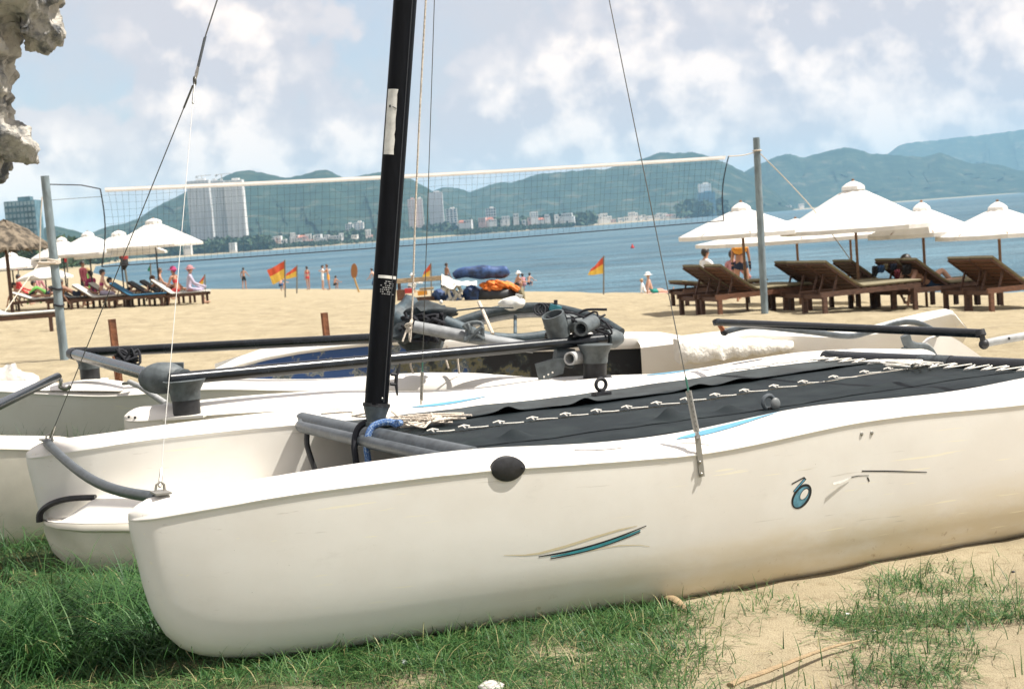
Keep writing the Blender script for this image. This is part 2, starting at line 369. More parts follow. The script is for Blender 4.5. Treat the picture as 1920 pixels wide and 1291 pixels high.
def build_sea():
    xs = np.concatenate([np.linspace(-17000, -800, 8)[:-1], np.linspace(-800, 800, 40), np.linspace(800, 17000, 8)[1:]]); ys = np.concatenate([np.linspace(-17000, -300, 6)[:-1], np.linspace(-300, 900, 30), np.linspace(900, 17000, 10)[1:]])
    X, Y = np.meshgrid(xs, ys, indexing='ij'); V = np.stack([X, Y, np.full_like(X, SEA)], -1).reshape(-1, 3); n = len(ys)
    i, j = np.meshgrid(np.arange(len(xs)-1), np.arange(n-1), indexing='ij')
    Fq = np.stack([i*n+j, (i+1)*n+j, (i+1)*n+j+1, i*n+j+1], -1).reshape(-1, 4)
    o = from_arrays('sea_water', V, Fq, sea_material()); o['kind'] = 'structure'; o['label'] = 'blue rippled water of the bay'
build_sea()

def hill_material(name, a, b, c):
    m = bpy.data.materials.new(name); m.use_nodes = True; nt = m.node_tree; N = nt.nodes; L = nt.links; B = N['Principled BSDF']; B.inputs['Roughness'].default_value = 0.95; B.inputs['Specular IOR Level'].default_value = 0.1
    tc = N.new('ShaderNodeTexCoord'); 
    n = N.new('ShaderNodeTexNoise'); n.inputs['Scale'].default_value = 0.011; n.inputs['Detail'].default_value = 10; n.inputs['Roughness'].default_value = 0.68; L.new(tc.outputs['Object'], n.inputs['Vector'])
    r = N.new('ShaderNodeValToRGB'); L.new(n.outputs[0], r.inputs[0]); e = r.color_ramp.elements
    e[0].position, e[0].color = 0.38, (*a, 1); e[1].position, e[1].color = 0.69, (*c, 1); q = e.new(0.55); q.color = (*b, 1)
    L.new(r.outputs[0], B.inputs['Base Color']); return m
MHILL = hill_material('forested_hillside', (0.012, 0.03, 0.024), (0.028, 0.052, 0.036), (0.12, 0.11, 0.08))
def build_hill(name, sky, d, front, seed, label):
    px = np.arange(sky[0][0], sky[-1][0]+0.1, 3.0); py = np.interp(px, [p[0] for p in sky], [p[1] for p in sky])
    k = np.exp(-0.5*(np.arange(-4, 5)/1.6)**2); k /= k.sum(); py = np.convolve(np.pad(py, 4, mode='edge'), k, mode='valid')
    py = py + 1.6*(fbm2(px*0.11, px*0+seed, seed, 3)-0.5)*2
    top = [at(a, b, d) for a, b in zip(px, py)]
    rows = 26; V = []
    for t in np.linspace(0, 1, rows):
        for i, p in enumerate(top):
            y = d-front*(1-t)
            dirn = p.x/p.y
            h = max(p.z, 4)*(t**1.15)
            rav = (fbm2(px[i]*0.035+t*1.2, t*2.6+seed, seed, 4)-0.5)
            h *= 1 + 1.5*rav*math.sin(math.pi*min(1, t*1.0))*(1-t)**0.35
            V.append((dirn*y + 0*h, y + front*0.5*rav*math.sin(math.pi*t), max(h, 0)+0.6 if t > 0 else -3))
    for t in (0.3, 0.7, 1.0):
        for i, p in enumerate(top): V.append((p.x*(1+0.2*t), p.y*(1+0.2*t), max(p.z, 4)*(1-t)-3*t))
    m = rows+3; n = len(px); i, j = np.meshgrid(np.arange(m-1), np.arange(n-1), indexing='ij')
    Fq = np.stack([i*n+j, i*n+j+1, (i+1)*n+j+1, (i+1)*n+j], -1).reshape(-1, 4)
    o = from_arrays(name, V, Fq, MHILL); o['kind'] = 'structure'; o['label'] = label; return o
build_hill('hill', [(60, 470), (82, 427), (92, 423), (105, 424), (125, 428), (155, 438), (190, 452), (230, 470)], 3900, 700, 1, 'low green hill beyond the left umbrellas')
build_hill('mountain', [(120, 462), (160, 444), (180, 432), (207, 424), (232, 420), (262, 408), (300, 384), (345, 362), (378, 345), (400, 341), (425, 330), (445, 321), (470, 320), (500, 326), (530, 333), (547, 333), (565, 328), (600, 318), (618, 320), (635, 331), (655, 335), (680, 328), (700, 325), (722, 322), (750, 328), (775, 338), (800, 352), (830, 372), (870, 395), (920, 428)], 5200, 1500, 2, 'big green mountain behind the tower block on the left')
build_hill('mountain', [(690, 440), (730, 400), (770, 368), (800, 362), (830, 352), (860, 352), (880, 362), (895, 355), (935, 342), (960, 343), (985, 334), (1010, 326), (1060, 322), (1110, 318), (1130, 318), (1150, 314), (1180, 305), (1210, 296), (1228, 289), (1242, 285), (1258, 288), (1290, 286), (1305, 286), (1320, 291), (1360, 305), (1400, 325), (1440, 350), (1490, 390)], 6600, 1100, 3, 'long blue green ridge across the middle of the bay')
build_hill('mountain', [(1330, 400), (1370, 340), (1411, 313), (1428, 307), (1456, 294), (1475, 289), (1490, 291), (1508, 296), (1550, 283), (1568, 279), (1590, 276), (1616, 283), (1632, 289), (1671, 290), (1727, 295), (1763, 286), (1775, 289), (1791, 298), (1825, 308), (1842, 305), (1875, 310), (1910, 320), (1980, 330), (2080, 350), (2200, 352)], 8300, 1200, 4, 'broad hazy blue mountain behind the right hand umbrellas')
build_hill('mountain', [(1560, 385), (1620, 330), (1663, 290), (1688, 271), (1716, 266), (1744, 265), (1780, 260), (1811, 257), (1867, 251), (1906, 245), (1990, 238), (2080, 262), (2200, 320)], 13000, 1500, 5, 'faint highest mountain fading into cloud at far right')

# ------------------------------------------------------------------ shore woods and far town
MLEAF = M('far_foliage', (0.035, 0.065, 0.028), 0.9, var=0.5, scale=0.3)
def woods(name, pts, label, seed, size=(5, 11), per=26):
    rg = np.random.default_rng(seed); V = []; Fq = []
    for x, y in pts:
        z0 = max(G(x, y), SEA+0.3); s = rg.uniform(*size)
        nn = per
        d = rg.normal(size=(nn, 3)); d /= np.linalg.norm(d, axis=1)[:, None]; d *= rg.uniform(0.55, 1.0, (nn, 1))
        c = np.array([x, y, z0+s*0.62]) + d*np.array([s*0.75, s*0.75, s*0.62])
        for p in c:
            a = rg.normal(size=3); a /= np.linalg.norm(a); b = np.cross(a, rg.normal(size=3)); b /= np.linalg.norm(b); q = s*rg.uniform(0.2, 0.36)
            k = len(V); V += [p+a*q, p+b*q*0.8, p-a*q, p-b*q*0.8]; Fq.append((k, k+1, k+2, k+3))
    o = from_arrays(name, np.array(V), np.array(Fq), MLEAF, smooth=False); o['kind'] = 'stuff'; o['label'] = label; return o
rg = np.random.default_rng(5)
def shore_pts(px0, px1, y0, y1, n, seed):
    r = np.random.default_rng(seed); out = []
    while len(out) < n:
        px = r.uniform(px0, px1); y = r.uniform(y0, y1); p = at(px, 430, y)
        if shore_dist(np.array([p.x]), np.array([p.y]))[0] > 12: out.append((p.x, p.y))
    return out
woods('shore_trees', shore_pts(-60, 300, 700, 2300, 620, 1), 'dark green belt of trees along the left shore', 1, (7, 14), 22)
woods('shore_trees', shore_pts(280, 500, 2900, 3300, 520, 2), 'trees at the foot of the tall tower block', 2, (10, 24), 22)
woods('shore_trees', shore_pts(480, 700, 3250, 3800, 260, 3), 'trees among the houses on the far shore', 3, (12, 24), 20)
woods('shore_trees', shore_pts(760, 1110, 3880, 4350, 620, 4), 'wooded point of land in the middle of the far shore', 4, (13, 30), 22)
woods('shore_trees', shore_pts(855, 1095, 3560, 3845, 420, 14), 'low trees along the water in front of the houses on the point', 14, (6, 12), 18)
woods('shore_trees', shore_pts(470, 712, 3030, 3175, 240, 13), 'low trees along the water in front of the far houses', 13, (5, 9), 18)
woods('shore_trees', shore_pts(1285, 1380, 4500, 5100, 240, 6), 'small dark wooded headland by the net post', 6, (20, 46), 22)

MB_WHITE = M('building_render_white', (0.72, 0.70, 0.66), 0.8, var=0.08, scale=0.02)
MB_GREY = M('building_render_grey', (0.60, 0.60, 0.59), 0.8, var=0.1, scale=0.02)
MB_PINK = M('building_render_pink', (0.62, 0.42, 0.36), 0.8, var=0.1, scale=0.02)
MB_GLASS = M('building_glass', (0.06, 0.11, 0.14), 0.25, var=0.3, scale=0.05)
MB_CONC = M('bare_concrete', (0.30, 0.30, 0.29), 0.9, var=0.15, scale=0.05)
MB_ROOF = M('clay_tile_roof', (0.42, 0.16, 0.10), 0.85, var=0.2, scale=0.1)
MB_STEEL = M('crane_steel', (0.30, 0.25, 0.18), 0.7)
MB_GREENNET = M('scaffold_net', (0.09, 0.17, 0.20), 0.9, var=0.3, scale=0.08)
def base_of(px, y): p = at(px, 430, y); p.z = max(G(p.x, p.y), SEA+1.0); return p
def tower(px0, px1, pytop, y, label, wall, bays, floors, name='tower_block', depth=None, yaw=0.0, bandmat=None, roofbox=True, balcony=False):
    a = base_of(px0, y); b = base_of(px1, y); w = (b-a).length; c = (a+b)/2; h = at((px0+px1)/2, pytop, y).z - c.z + 4; depth = depth or w*0.7
    t = thing(name, label, 'building', (c.x, c.y, c.z-4), math.atan2(b.y-a.y, b.x-a.x)+yaw)
    MB().box((0, depth/2, h/2), (w, depth, h)).build('wall', wall, t, smooth=False)
    if roofbox: MB().box((w*0.1, depth/2, h+2), (w*0.4, depth*0.5, 4)).build('roof_housing', wall, t, smooth=False)
    bw = w/bays; first = None
    for i in range(bays):
        mb = MB(); fh = h/floors
        for k in range(floors): mb.box((-w/2+bw*(i+0.5), -0.15, fh*(k+0.5)), (bw*0.62, 0.5, fh*0.6))
        w_ = mb.build('window_column', bandmat or MB_GLASS, t, smooth=False); w_['kind'] = 'stuff'
    if balcony:
        for k in range(1, floors): MB().box((0, -0.8, h/floors*k), (w*0.96, 1.4, 0.5)).build('balcony', wall, t, smooth=False)
    return t
def house(px, pyc, y, wpx, hpx, label, wall, roof=None, group='far houses along the bay shore'):
    p = at(px, pyc, y); w = wpx*y/F; h = hpx*y/F; z0 = max(G(p.x, p.y), SEA+1)
    zt = p.z + h/2; zb = min(z0, p.z-h/2); H = zt-zb
    t = thing('house', label, 'house', (p.x, p.y, zb), random.uniform(-0.3, 0.3), group)
    hb = H*0.8 if roof else H
    MB().box((0, 0, hb/2), (w, w*0.8, hb)).build('wall', wall, t, smooth=False)
    if roof:
        q = [(-w*0.56, -w*0.46, hb), (w*0.56, -w*0.46, hb), (w*0.56, w*0.46, hb), (-w*0.56, w*0.46, hb), (-w*0.4, 0, H), (w*0.4, 0, H)]
        MB().add(q, [(0, 1, 5, 4), (1, 2, 5), (2, 3, 4, 5), (3, 0, 4), (3, 2, 1, 0)]).build('roof', roof, t, smooth=False)
    n = max(1, int(wpx/4)); fl = max(1, int(hpx/4))
    for i in range(n):
        for k in range(fl):
            MB().box((-w/2+w/n*(i+0.5), -w*0.4, (zt-h-zb)+ (h*0.8/fl)*(k+0.5)), (w/n*0.5, 0.4, h*0.8/fl*0.5)).build('window', MB_GLASS, t, smooth=False)
    return t
def crane(px, pytop, y, label, zb):
    p = at(px, pytop, y); H = p.z-zb
    t = thing('tower_crane', label, 'crane', (p.x, p.y, zb), 0.3)
    MB().beam((0, 0, 0), (0, 0, H), 1.2, 1.2).build('mast', MB_STEEL, t, smooth=False)
    MB().beam((-12, 0, H), (20, 0, H+1), 1.0, 1.0).build('jib', MB_STEEL, t, smooth=False)
    MB().box((-11, 0, H-2), (5, 2.5, 3.5)).build('counterweight', MB_CONC, t, smooth=False)
def build_town():
    D = 3150
    # the twin tower hotel: three slabs rising from one podium
    tower(357, 399, 338, D+20, 'pale grey wing of the tallest tower block, nearest the white guy wire', MB_GREY, 6, 40, bandmat=M('tower_recess', (0.42, 0.43, 0.44), 0.6), yaw=0.0)
    tower(398, 416, 338, D+40, 'darker recessed middle shaft of the tallest tower block', MB_GREY, 4, 40, bandmat=M('tower_shaft', (0.30, 0.33, 0.34), 0.6))
    tower(415.5, 427, 338, D+12, 'narrow grey shaft beside the white end of the tallest tower', MB_GREY, 2, 40, bandmat=M('tower_recess2', (0.30, 0.32, 0.33), 0.6))
    tower(428, 461.5, 337, D-10, 'bright white end slab of the tallest tower block', MB_WHITE, 3, 40, bandmat=M('tower_recess3', (0.52, 0.50, 0.48), 0.6))
    z = at(420, 345, D).z
    crane(378, 330, D+50, 'tower crane standing on the left part of the tallest tower', z-6)
    crane(415, 327, D+70, 'tower crane standing on the right part of the tallest tower', z-6)
    t = tower(12, 70, 376, 1500, 'unfinished tower with blue green scaffold netting at left edge', MB_GREENNET, 8, 12, bandmat=M('scaffold_net_light', (0.26, 0.34, 0.37), 0.9), roofbox=True, balcony=True)
    tower(768, 783, 373, 3950, 'pink tower just right of the mast', MB_PINK, 3, 24, bandmat=MB_WHITE)
    tower(783.5, 796, 372, 3960, 'white and pink tower joined to the pink one', MB_WHITE, 2, 24, bandmat=M('tower_pinkstrip', (0.60, 0.48, 0.44), 0.7))
    tower(807, 834, 360, 4050, 'tall grey tower right of the pink and white pair', MB_GREY, 5, 26, bandmat=M('tower_recess4', (0.52, 0.5, 0.5), 0.6))
    tower(838, 859, 391, 4000, 'mid height white block with blue glass front', MB_WHITE, 3, 12, bandmat=MB_GLASS)
    tower(648, 662, 420, 3500, 'left half of the white and blue block above the far houses', MB_WHITE, 3, 9)
    tower(664, 682, 417, 3520, 'right half of the white and blue block above the far houses', MB_WHITE, 3, 10, bandmat=M('pane_blue', (0.22, 0.30, 0.36), 0.5))
    tower(913, 932, 390, 4150, 'white block standing alone on the wooded point', MB_WHITE, 4, 9)
    tower(1313, 1345, 360, 4900, 'blue glass tower with a pale top behind the net end', M('tower_blue', (0.12, 0.25, 0.33), 0.5), 5, 18, bandmat=M('tower_blue2', (0.10, 0.20, 0.27), 0.4))
    tower(1316, 1338, 344, 4940, 'pale upper storeys showing over the blue glass tower', MB_WHITE, 4, 16, bandmat=MB_GREY)
    H = [(437, 462, 12, 14, 'w'), (352, 463, 14, 8, 'w'), (487, 451, 14, 8, 'g'), (498, 447, 10, 10, 'w'), (512, 451, 12, 8, 'w'), (524, 448, 9, 12, 'w'), (533, 452, 10, 7, 'g'), (549, 440, 9, 8, 'w'), (556, 449, 14, 8, 'w'), (566, 445, 16, 8, 'r'), (578, 443, 11, 9, 'w'), (581, 452, 12, 7, 'r'), (592, 446, 9, 10, 'w'),
         (604, 449, 13, 7, 'g'), (613, 444, 9, 8, 'w'), (624, 446, 12, 9, 'w'), (634, 448, 10, 6, 'r'), (640, 441, 8, 8, 'w'), (690, 436, 10, 12, 'w'), (694, 444, 10, 6, 'r'),
         (866, 416, 12, 6, 'r'), (878, 415, 14, 6, 'w'), (905, 412, 14, 8, 'p'), (919, 411, 12, 7, 'r'), (948, 408, 14, 6, 'w'), (967, 404, 10, 7, 'w'), (1001, 402, 14, 10, 'w'), (1025, 405, 8, 6, 'w'), (1043, 406, 7, 8, 'w'), (1063, 403, 20, 7, 'w'),
         (1068, 424, 18, 5, 'w'), (1095, 408, 10, 6, 'g'), (1112, 413, 12, 6, 'w'), (1128, 414, 11, 6, 'w'), (1141, 409, 10, 8, 'w'), (1150, 414, 10, 6, 'p'), (1163, 411, 8, 6, 'w'), (1176, 410, 12, 7, 'w'), (1190, 410, 10, 6, 'r'), (1203, 408, 9, 6, 'w'), (1218, 407, 12, 5, 'w'), (1232, 405, 9, 6, 'w'), (1247, 405, 12, 5, 'g'), (1262, 404, 10, 6, 'w'), (1275, 402, 12, 6, 'w'), (1288, 401, 7, 7, 'w'), (1455, 389, 16, 3, 'w'), (1478, 387, 10, 4, 'w'), (1502, 384, 9, 4, 'w'), (1345, 397, 10, 4, 'w')]
    rh = np.random.default_rng(9)
    for q in range(34):
        px = float(rh.uniform(870, 1290)) if q < 22 else float(rh.uniform(470, 700)); w = float(rh.uniform(6, 15)); H.append((px, (420-(px-870)*.045 if px > 800 else 452-(px-470)*.05)+float(rh.uniform(-5, 2)), w, float(rh.uniform(4, 8)), 'wwwgrp'[int(rh.integers(0, 6))]))
    wm = {'w': MB_WHITE, 'g': MB_GREY, 'r': MB_WHITE, 'p': MB_PINK}; nm = {'w': 'small white house on the far shore', 'g': 'small grey house on the far shore', 'r': 'small red roofed house on the far shore', 'p': 'small pinkish house on the far shore'}
    def where(px):
        return 'below the tall tower' if px < 470 else 'in the cluster right of the tall tower' if px < 645 else 'just left of the mast' if px < 720 else 'at the left of the wooded point' if px < 940 else 'on the wooded point' if px < 1085 else 'in the village row behind the net' if px < 1300 else 'on the far right shoreline'
    seen = {}; ORD = ['leftmost', 'second', 'third', 'fourth', 'fifth', 'sixth', 'seventh', 'eighth', 'ninth', 'tenth', 'eleventh', 'twelfth', 'thirteenth', 'fourteenth', 'fifteenth', 'sixteenth', 'seventeenth', 'eighteenth', 'nineteenth', 'twentieth', 'twenty-first', 'twenty-second']
    kind = {'w': 'white', 'g': 'grey', 'r': 'red roofed', 'p': 'pinkish'}
    for px, py, w, h, k in sorted(H):
        y = 2880 if px < 470 else 3190 if px < 645 else 3230 if px < 720 else 3860 if px < 1085 else 4680 if px < 1300 else 6100
        g = kind[k]+' far houses '+where(px); n_ = seen.get(g, 0); seen[g] = n_+1
        lb = ('leftmost small %s house %s' if n_ == 0 else ORD[min(n_, 21)]+' small %s house from the left %s') % (kind[k], where(px))
        house(px, py, y, w, h, lb, wm[k], MB_ROOF if k == 'r' else None, g)
build_town()
# ================================================================== THE CATAMARANS
HS = 2.093                                   # distance between the hull centre lines
BOAT = Matrix(((0.89751673, -0.44024774, 0.02540946, -1.23126888), (0.43962312, 0.89778505, 0.02671172, 4.50088853), (-0.034572, -0.01280363, 0.99932019, EYE-0.7170424), (0, 0, 0, 1)))
BINV = BOAT.inverted()
def onv(px, py, v):
    o = BINV @ Vector((0, 0, EYE)); d = BINV.to_3x3() @ ray(px, py); k = (v-o.y)/d.y; return o+d*k
def onw(px, py, w):
    o = BINV @ Vector((0, 0, EYE)); d = BINV.to_3x3() @ ray(px, py); k = (w-o.z)/d.z; return o+d*k
_uu = np.linspace(0.0, 5.2, 1041)
def tab(pts, sm=9):
    y = np.interp(_uu, [p[0] for p in pts], [p[1] for p in pts]); k = np.ones(sm)/sm
    ys = np.convolve(np.pad(y, sm//2, mode='edge'), k, mode='valid'); ys = np.convolve(np.pad(ys, sm//2, mode='edge'), k, mode='valid')
    bl = np.clip((_uu-0.10)/0.15, 0, 1); return y*(1-bl)+ys*bl
U0 = 0.022
WC = tab([(0, -.080), (.026, -.078), (.256, -.055), (.518, -.036), (.868, -.028), (1.167, -.026), (1.323, -.033), (1.63, -.047), (1.953, -.056), (2.18, -.046), (2.42, -.024), (2.665, -.004), (2.92, 0), (3.19, -.004), (3.48, -.009), (4, 0), (5.2, .01)], 41)
WT = tab([(0, -.06), (.022, -.056), (.047, -.036), (.085, -.018), (.13, -.007), (.31, .001), (.53, .014), (.755, .023), (.99, .028), (1.15, .032), (1.27, .030), (1.485, .016), (1.7, .004), (1.93, .002), (2.165, .012), (2.41, .035), (2.54, .048), (2.665, .055), (2.82, .057), (3.07, .052), (3.37, .053), (3.58, .063), (3.8, .083), (4.2, .105), (4.55, .10), (4.93, .07), (5.2, .06)], 31)
WB = tab([(0, -.09), (.022, -.10), (.030, -.15), (.042, -.21), (.057, -.305), (.077, -.378), (.113, -.452), (.159, -.503), (.214, -.532), (.33, -.556), (.45, -.567), (.66, -.578), (.96, -.580), (1.56, -.594), (1.94, -.608), (2.36, -.602), (3.0, -.592), (4.0, -.575), (5.2, -.54)], 21)
def f_(T, u): return float(np.interp(u, _uu, T))
def bw(u):
    t = min(max((u-U0)/0.07, 0), 1); nose = math.sqrt(max(0.0, 1-(1-t)**2))
    ta = min(max((u-4.3)/0.8, 0), 1)
    return max(0.006, (0.052+0.148*(1-math.exp(-u/.45)))*nose)*(1-0.25*ta*ta)
def section(u):
    b = bw(u); wc, wt, wb = f_(WC, u), f_(WT, u), f_(WB, u); wt -= .008*min(1, u/.4); D = max(wc-wb, .012); k = min(1, D/.45); H = max(wt-wc, .008)
    lo = [(0, 0), (.22, .006), (.42, .022), (.60, .052), (.72, .095), (.81, .15), (.880, .222)]
    P = [(a*b, wb+c*k) for a, c in lo]
    P += [(.943*b, wb+max(.62*D, .235*k)), (.978*b, wb+max(.82*D, .24*k)), (.994*b, wc-min(.03, .06*D)), (.996*b, wc-min(.009, .02*D)), (b+.0005, wc-min(.005, .012*D)), (b+.0045, wc), (b+.0045, wc+.004), (.985*b, wc+.17*H), (.93*b, wc+.33*H), (.83*b, wc+.52*H), (.69*b, wc+.70*H), (.50*b, wc+.86*H), (.27*b, wc+.965*H), (0, wt)]
    return P
US = sorted(set([U0, .0225, .0235, .025, .027, .030, .034, .038, .043, .049, .056, .064, .073, .084, .097, .113, .132, .155, .182, .215, .25, .29]+[round(.34+.06*i, 3) for i in range(79)]))
def hull_mesh(name, mat):
    mb = MB(); rings = []
    for u in US:
        P = section(u); ring = [(u, -a, w) for a, w in P] + [(u, a, w) for a, w in P[-2:0:-1]]; rings.append(ring)
    n = len(rings[0]); vs = [p for r in rings for p in r]; m = len(rings)
    fs = [(i*n+j, i*n+(j+1) % n, (i+1)*n+(j+1) % n, (i+1)*n+j) for i in range(m-1) for j in range(n)]
    fs += [tuple(range(n))]
    # transom, pulled in a little
    c = len(vs); vs.append((US[-1]+.02, 0, -.2)); fs += [((m-1)*n+j, (m-1)*n+(j+1) % n, c) for j in range(n)]
    mb.add(vs, fs); return mb.mesh(name, mat, True, 60)
def half(u, w):       # half breadth of the hull side at height w
    P = section(u)[:12]; return float(np.interp(w, [p[1] for p in P], [p[0] for p in P]))
def top(u, v):        # deck height
    P = section(u)[12:]; return float(np.interp(abs(v), [p[0] for p in P][::-1], [p[1] for p in P][::-1]))

def hull_material(name='hull_gelcoat', aged=0.4):
    m = bpy.data.materials.new(name); m.use_nodes = True; nt = m.node_tree; N = nt.nodes; L = nt.links; b = N['Principled BSDF']
    b.inputs['Roughness'].default_value = 0.38; b.inputs['Specular IOR Level'].default_value = 0.42
    tc = N.new('ShaderNodeTexCoord'); vec = tc.outputs['Object']
    def tex(s, d, st=(1, 1, 1), r=0.6):
        mp = N.new('ShaderNodeMapping'); mp.inputs['Scale'].default_value = st; L.new(vec, mp.inputs[0])
        n = N.new('ShaderNodeTexNoise'); n.inputs['Scale'].default_value = s; n.inputs['Detail'].default_value = d; n.inputs['Roughness'].default_value = r; L.new(mp.outputs[0], n.inputs['Vector']); return n.outputs[0]
    def mr(x, a, c, lo=0.0, hi=1.0):
        n = N.new('ShaderNodeMapRange'); n.interpolation_type = 'SMOOTHSTEP'; L.new(x, n.inputs[0]); n.inputs[1].default_value = a; n.inputs[2].default_value = c; n.inputs[3].default_value = lo; n.inputs[4].default_value = hi; return n.outputs[0]
    def mul(a, c):
        n = N.new('ShaderNodeMath'); n.operation = 'MULTIPLY'; L.new(a, n.inputs[0]) if not isinstance(a, float) else None
        if isinstance(c, float): n.inputs[1].default_value = c
        else: L.new(c, n.inputs[1])
        return n.outputs[0]
    def mix(fac, a, c):
        n = N.new('ShaderNodeMix'); n.data_type = 'RGBA'; L.new(fac, n.inputs[0])
        for s, v in ((n.inputs[6], a), (n.inputs[7], c)):
            if isinstance(v, tuple): s.default_value = (*v, 1)
            else: L.new(v, s)
        return n.outputs[2]
    sep = N.new('ShaderNodeSeparateXYZ'); L.new(vec, sep.inputs[0])
    col = mix(mr(tex(3.0, 6), .35, .7), (.77, .742, .682), (.725, .69, .625))
    # yellow sand stain and sand-bounced light, painted low down towards the stern
    ad = N.new('ShaderNodeMath'); ad.operation = 'MULTIPLY_ADD'; L.new(tex(5.0, 6, (.35, 1, 1.6)), ad.inputs[0]); ad.inputs[1].default_value = .16
    ad2 = N.new('ShaderNodeMath'); ad2.operation = 'MULTIPLY_ADD'; L.new(sep.outputs[0], ad2.inputs[0]); ad2.inputs[1].default_value = .042; L.new(ad.outputs[0], ad2.inputs[2]); ad.inputs[2].default_value = 0
    ad3 = N.new('ShaderNodeMath'); ad3.operation = 'SUBTRACT'; L.new(ad2.outputs[0], ad3.inputs[0]); L.new(sep.outputs[2], ad3.inputs[1])
    st = mul(mr(ad3.outputs[0], .48, .66), mr(tex(9, 6, (.5, 1, 1.2)), .2, .6, .30, .85))
    st = mul(st, mr(sep.outputs[0], .7, 2.3, .12, 1.0))
    col = mix(st, col, (.63, .54, .375))
    # brown spots along the keel
    sp_ = mul(mr(tex(26, 3), .63, .74), mr(ad3.outputs[0], .60, .72)); col = mix(mul(sp_, .55), col, (.28, .17, .07))
    # hairline scratches
    sc = mul(mr(tex(60, 2, (.035, 1, 1.0)), .68, .71), mr(tex(1.7, 2), .42, .6)); col = mix(mul(sc, .6), col, (.86, .80, .60))
    sc2 = mul(mr(tex(46, 3, (.05, 1, 1.3)), .66, .71), mr(tex(2.3, 3), .50, .62)); col = mix(mul(sc2, .5), col, (.42, .38, .32))
    pit = mr(tex(120, 1), .80, .84); col = mix(mul(pit, .6), col, (.30, .26, .20))
    gr = mul(mr(tex(14, 8, (.5, 1, 1), .7), .58, .78), .16); col = mix(gr, col, (.40, .36, .30))
    L.new(col, b.inputs['Base Color'])
    L.new(mr(tex(30, 5), .3, .7, .30, .52), b.inputs['Roughness'])
    bp = N.new('ShaderNodeBump'); bp.inputs['Strength'].default_value = .10; bp.inputs['Distance'].default_value = .006; L.new(tex(7, 4, (.6, 1, 1)), bp.inputs['Height']); L.new(bp.outputs[0], b.inputs['Normal'])
    return m
MHULL = hull_material()
MBLACK = M('black_anodised_mast', (0.0025, 0.003, 0.0045), 0.42, 0.0, var=0.3, scale=9, spec=0.13, stretch=(8, 8, 1))
MPLAST = M('black_plastic', (0.018, 0.018, 0.020), 0.5, var=0.3, scale=30)
MALU = M('grey_aluminium', (0.11, 0.125, 0.135), 0.42, 0.4, var=0.18, scale=22, bump=0.05)
MTUBE = M('dark_anodised_tube', (0.008, 0.011, 0.014), 0.24, 0.0, var=0.35, scale=14, spec=0.5)
MSTEEL = M('stainless_steel', (0.42, 0.40, 0.36), 0.35, 0.9, var=0.2, scale=40)
MRUSTY = M('weathered_steel', (0.33, 0.32, 0.29), 0.5, 0.7, var=0.3, scale=60, col2=(0.40, 0.25, 0.12), lo=0.58, hi=0.75)
MWIRE = M('stay_wire', (0.12, 0.12, 0.11), 0.45, 0.6)
MWIREW = M('pale_wire', (0.42, 0.41, 0.38), 0.5)
MROPE = M('pale_rope', (0.60, 0.53, 0.44), 0.9, var=0.25, scale=120, bump=0.4, bscale=200)
MROPEW = M('white_lace_cord', (0.72, 0.69, 0.62), 0.9, var=0.12, scale=120)
MROPEB = M('blue_fleck_rope', (0.05, 0.12, 0.30), 0.85, col2=(0.35, 0.45, 0.55), scale=160, lo=0.52, hi=0.6)
MROPEK = M('black_rope', (0.012, 0.013, 0.018), 0.8)
MTRAMP = M('trampoline_mesh', (0.004, 0.009, 0.011), 0.6, col2=(.022, .031, .032), lo=.45, hi=.80, scale=6, bump=0.25, bscale=300, spec=0.2)
MTRAMPD = M('trampoline_dusty_mesh', (0.026, 0.033, 0.034), 0.75, var=0.35, scale=6, bump=0.25, bscale=300)
MSTICK = M('sticker_white', (0.66, 0.65, 0.60), 0.6, var=0.1, scale=30)
MTEAL = M('decal_teal', (0.03, 0.23, 0.27), 0.4, var=0.15, scale=20)
MBLUE = M('decal_blue', (0.10, 0.32, 0.47), 0.4, var=0.12, scale=16)
MINK = M('decal_black', (0.012, 0.014, 0.016), 0.5)
MGREYDECAL = M('decal_worn_grey', (0.52, 0.49, 0.47), 0.6, var=0.1, scale=60)
MGREYP = M('grey_cast_plastic', (0.085, 0.10, 0.105), 0.55, var=0.2, scale=25, bump=0.1)
MGREYL = M('pale_grey_tube', (0.36, 0.365, 0.36), 0.6, var=0.15, scale=18, col2=None)
MYELL = M('ghost_of_old_decal', (0.60, 0.52, 0.34), 0.6)

MBLUE2 = M('decal_blue_grey', (.10, .26, .34), .45, var=.2, scale=50)
def deck_decal(poly, name, mat, parent, lift=.003):
    mb = MB(); mb.add([(u, v, top(u, v)+lift) for u, v in poly], [tuple(range(len(poly)))]); return mb.build(name, mat, parent, smooth=False)
def leaf(u0, u1, v0, v1, wd, n=14, sk=.3):
    up_ = []; dn = []
    for i in range(n+1):
        t = i/n; u = u0+(u1-u0)*t; v = v0+(v1-v0)*t; h = wd*(math.sin(math.pi*t**(1-sk*.5)))**1.0
        up_.append((u, v+h)); dn.append((u, v-h))
    return dn+up_[::-1][1:-1]
def leaf_strip(parent, u0, u1, v0, v1, wd, name, mat, lift=.003, n=16):
    mb = MB(); P = []
    for i in range(n+1):
        t = i/n; u = u0+(u1-u0)*t; v = v0+(v1-v0)*t; h = wd*(math.sin(math.pi*min(1, t**0.75)))+.0004
        P.append([(u, v+h*k, top(u, v+h*k)+lift) for k in (-1, -.5, 0, .5, 1)])
    mb.grid(P); return mb.build(name, mat, parent, smooth=True)
def side_pt(px, py, off=.003):
    p = onv(px, py, -.19)
    for _ in range(4): p = onv(px, py, -half(p.x, p.z)-off)
    return p
